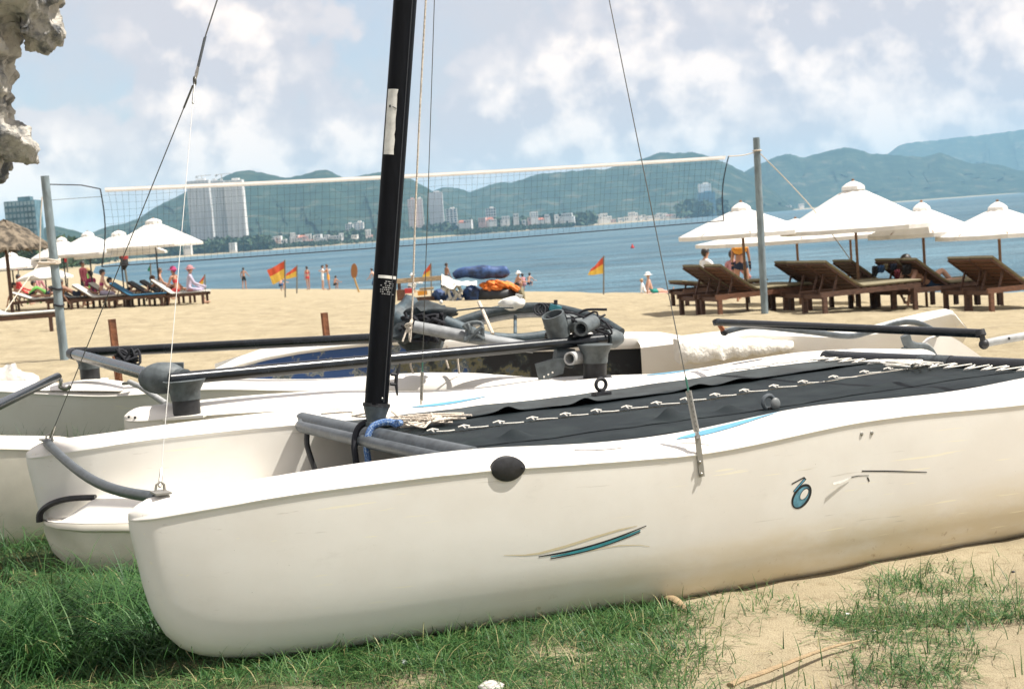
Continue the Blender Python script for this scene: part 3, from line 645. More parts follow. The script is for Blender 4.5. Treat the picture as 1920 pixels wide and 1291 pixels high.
def side_decal(pix, name, mat, parent, off=.003, back=.002):
    off *= .35
    mb = MB(); mb.add([side_pt(a, b, off) for a, b in pix], [tuple(range(len(pix)))]); return mb.build(name, mat, parent, smooth=False)
def side_strip(line, wpx, name, mat, parent, off=.003):
    off *= .35
    mb = MB(); P = []
    n = len(line)
    for i, (a, b) in enumerate(line):
        w = wpx[i] if isinstance(wpx, (list, tuple)) else wpx
        P.append([side_pt(a, b-w/2, off), side_pt(a, b+w/2, off)])
    mb.grid(P); return mb.build(name, mat, parent, smooth=False)

def build_main_boat():
    root = thing('catamaran', 'large white beach catamaran with black mast and dark trampoline, nearest the camera', 'catamaran', mat=BOAT)
    hm = hull_mesh('hull', MHULL)
    hulls = []
    for k, v in enumerate((0.0, HS)):
        h = bpy.data.objects.new('hull', hm); COL.objects.link(h); h.parent = root; h.location = (0, v, 0); hulls.append(h)
    hulls[0]['label'] = 'near white hull with black oval plug and worn decals'; hulls[1]['label'] = 'far white hull beyond the trampoline'
    near, far = hulls
    # ---- near hull fittings and marks (sub-parts)
    # black teardrop end plug of the front beam
    c = Vector((0, 0, 0)); prof = []
    for i in range(40):
        a = 2*math.pi*i/40; r = 22 if math.cos(a) < 0 else 22+11*max(0, math.cos(a))**1.6
        x = 951+ (33*math.cos(a) if math.cos(a) > 0 else 30*math.cos(a)); y = 878-24*math.sin(a)*(1-0.25*max(0, math.cos(a))**2)+ (-2*math.cos(a))
        prof.append((x, y))
    pts = [side_pt(x, y, .001) for x, y in prof]; cen = sum(pts, Vector())/len(pts)
    mb = MB(); n = len(pts); vs = [p+Vector((0, .012, 0)) for p in pts]+[p+Vector((0, -.005, 0)) for p in pts]+[cen+(p-cen)*.86+Vector((0, -.009, 0)) for p in pts]+[cen+Vector((0, -.010, 0))]
    fs = []
    for i in range(n):
        j = (i+1) % n; fs += [(i, j, n+j, n+i), (n+i, n+j, 2*n+j, 2*n+i), (2*n+i, 2*n+j, 3*n)]
    mb.add(vs, fs).build('beam_end_plug', MPLAST, near, angle=35)
    q = side_pt(979, 876, .008); MB().sphere(q, (.007, .004, .006), 8, 6).build('plug_screw', MROPEK, near)
    # chainplate strap and its bolts
    a = side_pt(1308, 826, .006); b = side_pt(1316, 893, .006); MB().beam(a+Vector((0, 0, .02)), b, .022, .004, (0, 1, 0)).build('chainplate', MRUSTY, near, smooth=False)
    for x, y in ((1312, 866), (1315, 888)):
        p = side_pt(x, y, .010); MB().sphere(p, .0065, 8, 6).build('bolt', MSTEEL, near)
    # teal and black streak decal
    def curve(x): t = (x-1010)/(1212-1010); return 1043-58*t-5*math.sin(math.pi*t)*-1.6
    xs = [1010+i*202/18 for i in range(19)]
    side_strip([(x, curve(x)) for x in xs], [1.5+2.4*math.sin(math.pi*min(1, i/18*.9+.08)) for i in range(19)], 'streak_decal', MINK, near)
    side_strip([(x, curve(x)+4.0) for x in xs[2:-1]], [4.4*math.sin(math.pi*min(1, .1+i/17*.85))+.8 for i in range(16)], 'streak_decal', MTEAL, near, .0034)
    side_strip([(x, curve(x)+7.3) for x in xs[2:-1]], [2.2]*16, 'streak_decal', MINK, near, .0030)
    side_strip([(945, 1040), (985, 1040), (1010, 1037), (1060, 1024), (1110, 1008), (1160, 993), (1195, 985)], [1, 2.5, 4, 5, 4.5, 3.5, 1], 'decal_ghost', MYELL, near, .0022)
    side_strip([(1097, 1034), (1130, 1027), (1160, 1022), (1200, 1021), (1218, 1024)], [1, 1.5, 1.8, 1.4, 1], 'scratch', MYELL, near, .0022)
    # remains of the slanted number decal: two strokes and a tilted oval
    def oval(cx, cy, ax, bx, tilt, n=28): return [(cx+ax*math.cos(t)*math.cos(tilt)-bx*math.sin(t)*math.sin(tilt), cy+ax*math.cos(t)*math.sin(tilt)+bx*math.sin(t)*math.cos(tilt)) for t in [2*math.pi*i/n for i in range(n)]]
    side_decal(oval(1503, 930, 26, 15.5, math.radians(-58)), 'number_decal', MINK, near, .0024)
    side_decal(oval(1502.4, 931, 22, 11.2, math.radians(-58)), 'number_decal', MBLUE2, near, .0030)
    side_decal(oval(1508.5, 925, 12.5, 6.6, math.radians(-57)), 'number_decal', MINK, near, .0042)
    side_decal(oval(1508.0, 925.8, 11, 5.4, math.radians(-57)), 'number_decal', MHULL, near, .0054)
    side_decal([(1487, 920), (1509, 894), (1512, 898), (1490, 923)], 'number_decal', MINK, near, .0024)
    side_decal([(1488.5, 920), (1508, 897.5), (1509.5, 899), (1490, 921.5)], 'number_decal', MBLUE, near, .0030)
    side_decal([(1484, 906), (1497, 899), (1508, 893), (1509, 895), (1497, 901.5), (1485, 908)], 'number_decal', MINK, near, .0024)
    side_strip([(1616, 882.5), (1660, 882.6), (1700, 883.6), (1738, 884.8)], [2.2, 2.4, 2.2, 1.6], 'pin_stripe', MINK, near)
    side_strip([(1596, 894), (1610, 891.5), (1629, 891)], [1.8, 1.5, 1.2], 'pin_stripe', MINK, near)
    side_decal([(1625, 894), (1628, 894), (1631, 901), (1629, 903)], 'pin_stripe', MINK, near)
    # a torn strip of white tape, one end hanging free
    mb = MB(); P = [[side_pt(1597, 893, .004), side_pt(1595, 896, .004)], [side_pt(1580, 899, .006), side_pt(1578, 905, .008)], [side_pt(1562, 904, .012), side_pt(1563, 908, .015)]]
    mb.grid(P).build('torn_tape', MSTICK, near)
    for x, y in ((1616, 813), (1635, 811)):
        p = side_pt(x, y, .002); MB().sphere(p, (.0075, .003, .0085), 10, 6).build('deck_bolt', MRUSTY, near); 
    side_strip([(1618, 818), (1618, 838)], [2, 1], 'rust_run', MYELL, near, .0015) if False else None
    # deck marks
    leaf_strip(near, 1.96, 2.52, -.075, .055, .034, 'deck_decal', MBLUE)
    deck_decal([(1.63+.10*math.cos(t), -.10+.018*math.sin(t)) for t in [i*math.pi/10 for i in range(20)]], 'worn_oval_decal', MGREYDECAL, near)
    for u0, v0, sgn in ((1.92, -.13, 1), (2.50, .02, 1)):
        mb = MB(); P = []
        for i in range(9):
            t = i/8; u = u0+.12*t-(.0 if sgn > 0 else .1); v = v0-.075*t*t+.03*t; P.append([(u, v, top(u, v)+.0025), (u+.004, v+.006, top(u+.004, v+.006)+.0025)])
        mb.grid(P).build('moulded_line', MGREYDECAL, near)
    # ---- far hull marks
    leaf_strip(far, 1.80, 2.25, -.06, -.02, .036, 'deck_decal', MBLUE)
    leaf_strip(far, 3.15, 3.50, -.02, .02, .032, 'deck_decal', MBLUE)
    deck_decal([(3.80+.10*math.cos(t), -.02+.03*math.sin(t)) for t in [i*math.pi/10 for i in range(20)]], 'worn_oval_decal', MGREYDECAL, far)
    # ---- front beam: fat tube with a thinner striker tube moulded along its front
    uF = 1.235
    MB().tube([(uF, .10, -.012), (uF, HS-.195, -.012), (uF, HS-.12, -.012)], .036, 14).build('front_beam', MALU, root)
    MB().tube([(uF-.050, .14, -.030), (uF-.050, HS-.26, -.030), (uF-.042, HS-.22, -.028), (uF-.015, HS-.19, -.018)], .026, 12).build('striker_tube', MALU, root)
    MB().tube([(uF-.03, .05, -.05), (uF-.03, .18, -.05), (uF-.03, .30, -.05)], .012, 8).build('beam_bracket', MPLAST, root)
    # ---- rear beam
    uR = 4.215
    MB().tube([(uR, -.02, .068), (uR, HS-.17, .068)], .040, 16).build('rear_beam', MTUBE, root)
    MB().sphere((uR, HS-.17, .068), (.04, .016, .04), 14, 8).build('beam_cap', MGREYP, root)
    MB().tube([(uR, HS*.5-.10, .068), (uR, HS*.5+.12, .068)], .0415, 16, cap=False).build('beam_wrap', M('scuffed_tape', (.05, .06, .065), .6, var=.5, scale=30), root)
    # ---- trampoline
    def tw(u): return float(np.interp(u, [1.25, 1.475, 1.8, 2.12, 2.42, 2.73, 3.05, 3.39, 3.75, 4.02, 4.25], [-.030, -.030, -.024, -.018, -.013, -.004, .010, .024, .043, .052, .056]))
    def tramp(u, v):
        e = abs(v-HS/2)/(HS/2-.2)
        w = tw(u) + .010*(e**2) - .012*(1-e)*0
        w += .007*(float(vnoise(u*4.2, v*5, 3))-.5) + .004*(float(vnoise(u*11, v*9, 4))-.5)
        if e > .93: w -= .01*(e-.93)/.07
        return w
    nu, nv = 70, 16
    for side in (0, 1):
        v0, v1 = (.185, HS/2-.012) if side == 0 else (HS/2+.012, HS-.185)
        P = [[(u, v, tramp(u, v)) for v in np.linspace(v0, v1, nv)] for u in np.linspace(uF+.055, uR-.055, nu)]
        o = MB().grid(P).build('trampoline_panel', MTRAMP, root, angle=80)
        # dusty pocket strip along the hull side
        va, vb = (.19, .34) if side == 0 else (HS-.60, HS-.19)
        P = [[(u, v, tramp(u, v)+.004) for v in np.linspace(va, vb, 5)] for u in np.linspace(uF+.12, uR-.08, 60)]
        MB().grid(P).build('pocket_strip', MTRAMPD if side else MTRAMP, root, angle=80)
        # loose wavy hem of the pocket
        ve, sg = (.50, 1) if side == 0 else (HS-.63, -1)
        bumps = [(2.33, .05, .040), (1.62, .05, .032), (2.62, .045, .022), (3.45, .12, .012), (1.46, .05, .02)] if side == 0 else [(2.02, .045, .022), (2.42, .05, .028), (1.72, .05, .016), (3.05, .06, .016), (3.3, .1, .012)]
        P = []
        for u in np.linspace(uF+.10, uR-.10, 150):
            lift = sum(h*math.exp(-((u-c)/s)**2) for c, s, h in bumps) + .008*float(vnoise(u*7, side*9, 6)) + .003
            row = []
            for t in (0, .35, .7, 1.0):
                v = ve + sg*(.10*t - .06); row.append((u, v+sg*lift*.2*t, tramp(u, v)+.003+lift*t**1.4))
            P.append(row)
        MB().grid(P).build('pocket_flap', MTRAMP, root, angle=80)
    # centre lacing, a tie at a time
    us = [1.49, 1.633, 1.795, 1.955, 2.115, 2.268, 2.423, 2.577, 2.731, 2.89, 3.051, 3.218, 3.386, 3.565, 3.751, 3.90]
    for i, u in enumerate(us):
        mb = MB(); j = random.uniform
        w = tw(u)+.012
        mb.tube([(u-.006, HS/2-.032, w), (u+j(-.004, .004), HS/2, w+.006), (u+.012, HS/2+.032, w)], .0038, 5)
        mb.tube([(u-.022, HS/2+.008+j(-.003, .003), w+.002), (u, HS/2, w+.009), (u+.026, HS/2-.004, w+.003)], .0038, 5)
        e = us[i+1]-u if i+1 < len(us) else .14
        mb.tube([(u+.01, HS/2-.020, w-.001), (u+e*.45, HS/2-.024+j(-.01, .01), w-.003), (u+e*.68, HS/2-.012+j(-.02, .01), w-.004)], .0026, 5)
        mb.build('lace_tie', MROPEW, root)
    # rear lacing to the beam
    for i in range(15):
        v = .26+i*(HS-.52)/14; mb = MB(); w = tramp(uR-.08, v)+.012; j = random.uniform(-.012, .012)
        mb.tube([(uR-.03, v+.055, .072), (uR-.075, v+.02+j, w+.008), (uR-.16, v+j, w-.004), (uR-.155, v-.025+j, w), (uR-.04, v-.05, .075)], .0042, 5)
        mb.build('lace_tie', MROPEW, root)
    # tangle of lacing tail in the middle by the beam
    for k in range(5):
        P = [(uR-.32+random.uniform(0, .24), HS/2+random.uniform(-.22, .3), tw(4.0)+.018+random.uniform(0, .02)) for _ in range(6)]
        MB().tube(smooth_path(P, 5), .0042, 5).build('lace_tail', MROPEW, root)
    # side lacing hints at the far hull edge
    for i in range(5):
        u = 3.55+i*.13; MB().tube([(u, HS-.21, tramp(u, HS-.21)+.012), (u+.03, HS-.25, tramp(u, HS-.25)+.018), (u+.09, HS-.27, tramp(u, HS-.27)+.012)], .0038, 5).build('lace_tie', MROPEW, root)
    # pulley blocks beside the hulls
    for v, sg, gy in ((.43, 1, MALU), (HS-.42, -1, MPLAST)):
        u = 2.74 if sg > 0 else 2.655; w = tramp(u, v)+(-.022 if sg > 0 else .004)
        b = MB().box((u, v, w+.008), (.085, .05, .016)).build('block_plate', MPLAST, root, smooth=False)
        ring = [(u+.028*math.cos(a), v, w+.052+.028*math.sin(a)) for a in [2*math.pi*i/18 for i in range(18)]]
        MB().tube(ring, .0095, 8, closed=True).build('block_ring', gy, b)
        MB().box((u, v, w+.02), (.022, .03, .02)).build('block_post', MPLAST, b, smooth=False)
        if sg > 0: MB().sphere((u+.02, v-.02, w+.045), (.024, .012, .026), 12, 8).build('block_sheave', M('grey_sheave', (.15, .16, .16), .5), b)
    # ---- mast
    rk = math.radians(7.67); base = Vector((uF+.005, HS/2, .035)); ax = Vector((math.sin(rk), 0, math.cos(rk))); fx = Vector((math.cos(rk), 0, -math.sin(rk))); MH = 6.4
    # foot casting
    mb = MB(); mb.tube([base+ax*.0, base+ax*.03, base+ax*.075], [.030, .040, .052], 14, ell=(1.1, .75)); mb.box(base+ax*.0+fx*0, (.07, .08, .02))
    mb.build('mast_foot', MGREYP, root)
    def mastP(s, a):    # teardrop section with a luff groove at the aft edge
        x = -.050*math.cos(a); y = .034*math.sin(a)*(1.08+.22*math.cos(a))
        if x > .042: y *= .5
        return base+ax*s+fx*x+Vector((0, y, 0))
    n = 28; mb = MB(); P = []
    for s in np.linspace(.078, MH, 24): P.append([mastP(s, 2*math.pi*i/n) for i in range(n+1)])
    mb.grid(P); mb.add([mastP(.078, 2*math.pi*i/n) for i in range(n)], [tuple(range(n))]); mb.add([mastP(MH, 2*math.pi*i/n) for i in range(n)], [tuple(range(n))])
    mast = mb.build('mast', MBLACK, root, angle=50)
    MB().tube([base+ax*.07+fx*(.0), base+ax*.084], [.058, .058], 24, ell=(1.0, .66)).build('mast_collar', MPLAST, mast)
    gl = [mastP(s, .72*math.pi)+Vector((0, .0, 0)) for s in (.09, MH)]
    for av in (-1.92,):
        MB().tube([mastP(s, av)*1.0 for s in np.linspace(.09, MH, 10)], .0028, 6).build('mast_groove', M('mast_edge', (.03, .032, .036), .3), mast)
    def mast_patch(s0, s1, a0, a1, name, mat, off=.0015, ns=14, na=6, rag=0):
        P = []
        for i, s in enumerate(np.linspace(s0, s1, ns)):
            row = []
            for k, a in enumerate(np.linspace(a0, a1, na)):
                aa = a + (rag*(random.random()-.5) if k == na-1 else 0)
                p = mastP(s, aa); c = base+ax*s; row.append(p+(p-c).normalized()*off)
            P.append(row)
        return MB().grid(P).build(name, mat, mast, angle=80)
    # angles: camera sees the -v side; a<0 is -v. leading edge (bow) at a=0
    mast_patch(1.09, 1.355, -.20, -1.18, 'mast_sticker', MSTICK, rag=.10)
    MB().box(mastP(1.285, -.62), (.012, .004, .010)).build('sticker_scuff', MINK, mast, smooth=False)
    MB().beam(mastP(1.283, -.80)+Vector((0, -.002, 0)), mastP(1.276, -1.15)+Vector((0, -.002, 0)), .003, .003).build('sticker_scuff', MINK, mast, smooth=False)
    mast_patch(.590, .602, -.62, -2.35, 'mast_label', MSTICK, rag=.05)
    MPRINT = M('faded_print', (.34, .34, .33), .6)
    for r_ in range(7):            # block of print too small to read
        s = .580-r_*.0085; a = -.85-random.uniform(0, .1)
        while a > -2.05:
            da = random.uniform(.05, .17)
            if random.random() < .6: mast_patch(s-.0036, s, a, a-da, 'label_print', MPRINT, ns=2, na=2)
            a -= da+.07
    # rivet and cleat
    MB().sphere(mastP(.105, -1.75), .0055, 8, 6).build('mast_rivet', MSTEEL, mast)
    q = base+fx*.060
    cl = MB(); cl.tube([q+ax*.12+fx*.028, q+ax*.17+fx*.018, q+ax*.20+fx*.018, q+ax*.25+fx*.030], [.004, .008, .008, .004], 8)
    for s in (.165, .205): cl.tube([q+ax*s-fx*.006, q+ax*s+fx*.018], .007, 8)
    cl.build('mast_cleat', MPLAST, mast)
    # ---- standing rigging
    hound = base+ax*4.78
    apex = Vector((.583, HS/2, 1.409)); atop = Vector((.642, HS/2, 1.606))
    tn = Vector((.125, .02, f_(WT, .125)+.004)); tf = Vector((.11, HS-.06, f_(WT, .11)+.004))
    for p, m_, v in ((tn, MWIREW, 0), (tf, MWIRE, HS)):
        d = (apex-p).normalized()
        MB().tube([p+d*.05, apex-d*.02], .0021 if v else .0014, 6).build('bridle_wire', m_, root)
        MB().tube([apex-d*.12, apex-d*.02], .004, 6).build('wire_ferrule', MWIRE, root)
        MB().tube([p+d*.02, p+d*.05, p+d*.085], [.005, .006, .004], 8).build('bridle_terminal', MSTEEL, root)
        # tang plate with shackle
        mb = MB(); mb.box((p.x, v, p.z+.002), (.05, .085, .006)); mb.build('bow_tang', MRUSTY, root, smooth=False)
        MB().tube([p+Vector((-.012, 0, .004)), p+Vector((-.008, 0, .024)), p+Vector((.006, 0, .032)), p+Vector((.016, 0, .022)), p+Vector((.016, 0, .004))], .0042, 6).build('shackle', MSTEEL, root)
    ring = [apex+Vector((0, .014*math.cos(a), .016*math.sin(a))) for a in [2*math.pi*i/12 for i in range(12)]]
    MB().tube(ring, .004, 6, closed=True).build('bridle_ring', MWIRE, root)
    d = (atop-apex).normalized(); pl = MB()
    s1 = Vector((0, 1, 0)).cross(d).normalized()
    for sg in (-1, 1): pl.beam(apex+d*.055+s1*.0+Vector((0, sg*.006, 0)), apex+d*.175+Vector((0, sg*.006, 0)), .004, .022, (0, 1, 0))
    pl.build('stay_adjuster', MALU, root, smooth=False)
    for k in range(6):
        c = apex+d*(.07+.018*k); MB().tube([c+Vector((0, -.0095, 0)), c+Vector((0, -.0078, 0))], .0034, 8).build('adjuster_hole', MWIREW, root)
    MB().tube([apex+d*.005, apex+d*.03, apex+d*.058], [.004, .007, .005], 8).build('adjuster_toggle', MSTEEL, root)
    MB().tube([apex+d*.172, hound], .0028, 6).build('forestay', MWIRE, root)
    # shrouds
    cn = side_pt(1308, 826, .006)+Vector((0, 0, .02)); cf = Vector((1.968, HS+.205, -.01))
    for c, kind in ((cn, 'near'), (cf, 'far')):
        d = (hound-c).normalized(); a0 = c+d*.012; a1 = c+d*.16
        s2 = Vector((0, 1, 0)); pl = MB()
        for sg in (-1, 1): pl.beam(a0+s2*sg*.006, a1+s2*sg*.006, .004, .022, (0, 1, 0))
        pl.build('shroud_adjuster', MRUSTY, root, smooth=False)
        for k in range(7):
            p = a0+d*(.02+.018*k); MB().tube([p-s2*.0095, p-s2*.0078], .0034, 8).build('adjuster_hole', MINK, root)
        MB().tube([a1-d*.005, a1+d*.05], .0036, 8).build('shroud_sleeve', M('green_heat_shrink', (.02, .12, .08), .5), root)
        MB().tube([a1+d*.04, hound], .0021, 6).build('shroud', MWIRE, root)
        MB().tube([c-d*.012, c+d*.014], .007, 8).build('shroud_pin', MSTEEL, root)
    # ---- crossbar between the bows, slightly bowed down
    a = Vector((.115, .05, f_(WT, .12)-.012)); b = Vector((.105, HS-.05, f_(WT, .11)-.004)); P = [a.lerp(b, t)+Vector((0, 0, -.055*math.sin(math.pi*t))) for t in np.linspace(0, 1, 14)]
    MB().tube(P, .019, 12).build('bow_crossbar', MALU, root)
    # ---- halyards and ropes by the mast
    H1 = smooth_path([hound+fx*.05, (1.546, HS/2+.02, 1.555), (1.424, HS/2, .445), (1.406, HS/2, .42), (1.374, HS/2-.01, .361)], 6)
    MB().tube(H1, .0042, 6).build('halyard', MROPE, root)
    MB().tube(smooth_path([(1.424, HS/2, .445), (1.412, HS/2-.012, .432), (1.400, HS/2+.010, .424), (1.410, HS/2-.01, .412), (1.398, HS/2, .400)], 5), .007, 6).build('halyard_knot', MROPE, root)
    def loop(u, m_, r=.013, hang=.16, dv=0):
        pts = [(u+.028, HS/2+dv, .03), (u-.01, HS/2+.02+dv, .045), (u-.070, HS/2+.03+dv, .028), (u-.100, HS/2+.02+dv, -.03), (u-.105, HS/2+dv, -.12), (u-.09, HS/2-.02+dv, -.12-hang)]
        MB().tube(smooth_path(pts, 6), r, 8).build('downhaul_rope', m_, root)
    loop(uF+.045, MROPEB, .014, .22, -.075); loop(uF+.02, MROPEK, .014, .25, .0)
    MB().tube(smooth_path([(uF+.06, HS/2-.10, .04), (uF+.09, HS/2-.06, .035), (uF+.1, HS/2+.02, .03)], 5), .014, 8).build('downhaul_rope', MROPEB, root)
    MB().tube(smooth_path([(uF-.05, HS-.33, -.055), (uF-.055, HS-.34, -.11), (uF-.04, HS-.37, -.20), (uF-.02, HS-.39, -.28)], 6), .013, 8).build('righting_strap', MPLAST, root)
    # loose heap of thin line aft of the mast foot
    for k in range(7):
        P = [(1.40+random.uniform(0, .36), HS/2+.22+random.uniform(-.10, .16), tramp(1.6, 1.3)+.014+random.uniform(0, .035)) for _ in range(7)]
        MB().tube(smooth_path(P, 6), .0048, 5).build('rope_heap', MROPE, root)
    MB().tube(smooth_path([(uF+.07, HS/2+.45, .03), (uF+.10, HS/2+.3, .05), (uF+.13, HS/2+.16, .035), (uF+.2, HS/2+.1, .03)], 6), .0048, 5).build('rope_heap', MROPE, root)
    MB().tube(smooth_path([(1.40, HS/2+.22, .06), (1.42, HS/2+.12, .02), (1.47, HS/2+.06, -.005), (1.52, HS/2+.12, 0), (1.58, HS/2+.20, .015), (1.60, HS/2+.26, .03)], 6), .0048, 5).build('rope_heap', MROPE, root)
    MB().tube(smooth_path([(uF+.05, HS-.25, .02), (uF+.12, HS-.45, .035), (uF+.08, HS-.6, .03), (uF+.16, HS/2+.28, .03)], 6), .0048, 5).build('rope_heap', MROPE, root)
    # ---- steering gear at the stern
    rp = Vector((5.03, HS, .02))
    cast = MB()
    cast.tube(smooth_path([onv(1697, 628, HS), onv(1703, 645, HS), onv(1715, 652, HS), onv(1735, 655, HS), onv(1748, 668, HS), onv(1752, 690, HS)], 4), .030, 8, ell=(1.2, .7))
    cast.tube([onv(1692, 655, HS), onv(1712, 652, HS), onv(1712, 664, HS)], .014, 6)
    cast.build('rudder_casting', MGREYP, root)
    pl = [onv(x, y, HS+.01) for x, y in ((1728, 700), (1724, 655), (1745, 634), (1772, 624), (1800, 640), (1845, 672), (1850, 690), (1840, 705))]
    MB().prism(pl, (0, 0, 0), (0, .035, 0)).build('rudder_blade', MHULL, root, smooth=False)
    arm = smooth_path([onv(1358, 622, 1.98), onv(1400, 612, 1.99), onv(1440, 613, 2.0), onv(1520, 622, 2.02), onv(1590, 630, 2.05), onv(1630, 622, HS), onv(1680, 606, HS), onv(1715, 604, HS), onv(1745, 616, HS), onv(1760, 628, HS)], 5)
    MB().tube(arm, .014, 8, ell=(1.2, .8)).build('tiller_arm', MALU, root)
    bl = onv(1345, 604, 1.97); brt = onv(1840, 625, .13)
    MB().tube([bl, brt], .019, 12).build('tiller_crossbar', MTUBE, root)
    for p, q, nm in ((bl, onv(1358, 622, 1.98), 'joint'), (brt, onv(1845, 645, .13), 'joint')):
        MB().tube([p+Vector((0, .01, .012)), p+Vector((0, 0, -.01))], .022, 10).build('crossbar_cap', MPLAST, root)
        MB().tube([p, (p+q)/2, q], [.010, .012, .014], 8).build('rubber_joint', MPLAST if p is brt else M('orange_rubber', (.35, .10, .03), .7), root)
        MB().sphere(q, .022, 10, 8).build('joint_housing', MPLAST, root)
    q = onv(1850, 643, .13); MB().tube([q, onv(1862, 640, .125), onv(1930, 628, .10), onv(2050, 606, .05)], .017, 10).build('tiller_arm', MGREYL, root)
    mb = MB(); p = onv(1886, 634, .118); MB().tube([p+Vector((0, -.02, 0)), p+Vector((0, -.015, 0))], .006, 8).build('arm_hole', MINK, root)
    return root
MAIN = build_main_boat()
# ================================================================== BOATS AND GEAR BEHIND
MHULLS = hull_material('hull_gelcoat_other')
MHULLC = M('cream_hull', (0.72, 0.67, 0.56), 0.45, var=0.08, scale=3)
def frame_from(p0, p1, u_at_p0, w_off=0.0, flip=False, roll=0.0):
    x = (p1-p0).normalized(); y = Vector((0, 0, 1)).cross(x).normalized(); z = x.cross(y)
    if roll: Rr = Matrix.Rotation(roll, 3, x); y = Rr @ y; z = Rr @ z
    m = Matrix((x, y, z)).transposed().to_4x4(); m.translation = p0 - x*u_at_p0 - z*w_off; return m
def build_second_boat():
    pB0 = at_z(236, 777, .45); pB1 = at_z(1115, 707, .33)-Vector((0, 0, .10)); MBt = frame_from(pB0, pB1, .03, -.05, roll=.14)
    pA0 = at_z(170, 722, .40); pA1 = at_z(690, 708, .36)-Vector((0, 0, .06)); MA = frame_from(pA0, pA1, 1.75, 0.0)
    t = thing('catamaran', 'white catamaran behind the big one, carrying a black tube frame on posts', 'catamaran', mat=Matrix.Translation(MBt.translation))
    inv = Matrix.Translation(MBt.translation).inverted()
    hm = hull_mesh('hull', MHULLS)
    for m, lb in ((MBt, 'nearer hull with rounded bow and two bow holes'), (MA, 'farther hull with shaded green looking side')):
        h = bpy.data.objects.new('hull', hm); COL.objects.link(h); h.parent = t; h.matrix_local = inv @ m; h['label'] = lb
        if m is MBt:
            for dx in (0, .028): MB().sphere((.035+dx, -.045-dx*.6, -.052-.01*dx), (.007, .005, .007), 8, 6).build('bow_hole', MINK, h)
        else: # moulded hump under the post
            P = [[(1.75+.34*a, .19*b, top(1.75, 0)-.01+.055*max(0, 1-a*a)**1.2*max(0, 1-(b*b))**.5) for b in np.linspace(-1, 1, 9)] for a in np.linspace(-1, 1, 15)]
            MB().grid(P).build('deck_hump', MHULLS, h)
    o = MBt.translation
    zf = .615
    nl = at_z(318, 711, zf); zr = .545; nr = at_z(1152, 634, zr); fl = at_z(135, 662, zf+.02); fr = at_z(700, 634, zf+.0)
    xr = at_z(292, 706, zf)
    def W(name, mb, mat, **k): return mb.build(name, mat, t, org=o, **k)
    W('frame_tube', MB().tube([nl, nr], .034, 14), MTUBE)
    W('frame_tube', MB().tube([fl, fr, fl.lerp(fr, 1.3)], .034, 14), MTUBE)
    W('frame_tube', MB().tube([fl, xr], .036, 14), MTUBE)
    # corner elbow and casting
    W('corner_elbow', MB().tube(smooth_path([fl+(xr-fl)*.06, fl, fl+(fr-fl)*.05], 5), .040, 12), MPLAST)
    W('corner_casting', MB().sphere((nl+xr)/2, (.13, .085, .085), 16, 10), MGREYP)
    W('corner_casting', MB().tube([xr.lerp(fl, .02), nl.lerp(nr, .03)], [.05, .048], 14), MGREYP)
    q = at_z(310, 690, zf+.05); W('casting_fin', MB().beam(q+Vector((-.07, .1, 0)), q+Vector((.07, .12, -.01)), .05, .05), MGREYP)
    # posts: grey socket over black sleeve
    def post(px, py, zb, ztop, r, tilt=0):
        b = at_z(px, py, zb); b.z -= .012; m = b+Vector((tilt, 0, (ztop-zb)*.52)); e = b+Vector((tilt*1.6, 0, ztop-zb))
        W('post_sleeve', MB().tube([b, m], r, 16), MPLAST); W('post_socket', MB().tube([m-Vector((0, 0, .01)), m.lerp(e, .4), e], [r*1.06, r*1.12, r*1.55], 16), MGREYP)
        W('post_foot', MB().box(b+Vector((0, 0, .005)), (r*2.9, r*2.9, .014)), MHULLS if px < 400 else MPLAST, smooth=False)
    post(351, 776, .425, zf+.0, .072); post(170, 712, .43, zf+.01, .068); post(1115, 707, .335, zr, .070, .01)
    W('post_bolt', MB().sphere(at_z(361, 734, .53)+Vector((0, -.01, 0)), .009, 8, 6), MINK)
    W('end_casting', MB().tube([nr.lerp(nl, .02), nr, nr+(nr-nl).normalized()*.05], [.055, .060, .035], 14), MGREYP)
    W('end_casting', MB().prism([at_z(1100, 615, zr), at_z(1150, 612, zr+.02), at_z(1168, 626, zr-.01), at_z(1120, 632, zr-.01)], (0, 0, 0), (0, .12, .02)), MGREYP, smooth=False)
    W('casting_dome', MB().sphere(at_z(1130, 605, zr+.06), (.055, .055, .035), 12, 8), MGREYP)
    W('casting_arm', MB().tube([at_z(1065, 590, zr+.09), at_z(1100, 600, zr+.07), at_z(1140, 618, zr+.03)], [.03, .04, .045], 10), MGREYP)
    # bow bar between the two hulls
    W('bow_bar', MB().tube([at_z(243, 716, .44), at_z(262, 724, .44), at_z(312, 757, .435)], .018, 10), MGREYL)
    W('bar_tang', MB().box(at_z(240, 718, .42), (.07, .05, .02)), MRUSTY, smooth=False)
    # rope wound round the far tube
    mb = MB(); c = at_z(236, 672, zf-.02)
    for k in range(6):
        mb.tube(smooth_path([c+Vector((random.uniform(-.09, .09), random.uniform(-.04, .04), random.uniform(-.06, .07))) for _ in range(7)], 4), .010, 6)
    W('rope_bundle', mb, MROPEK)
    return zf
ZF = build_second_boat()
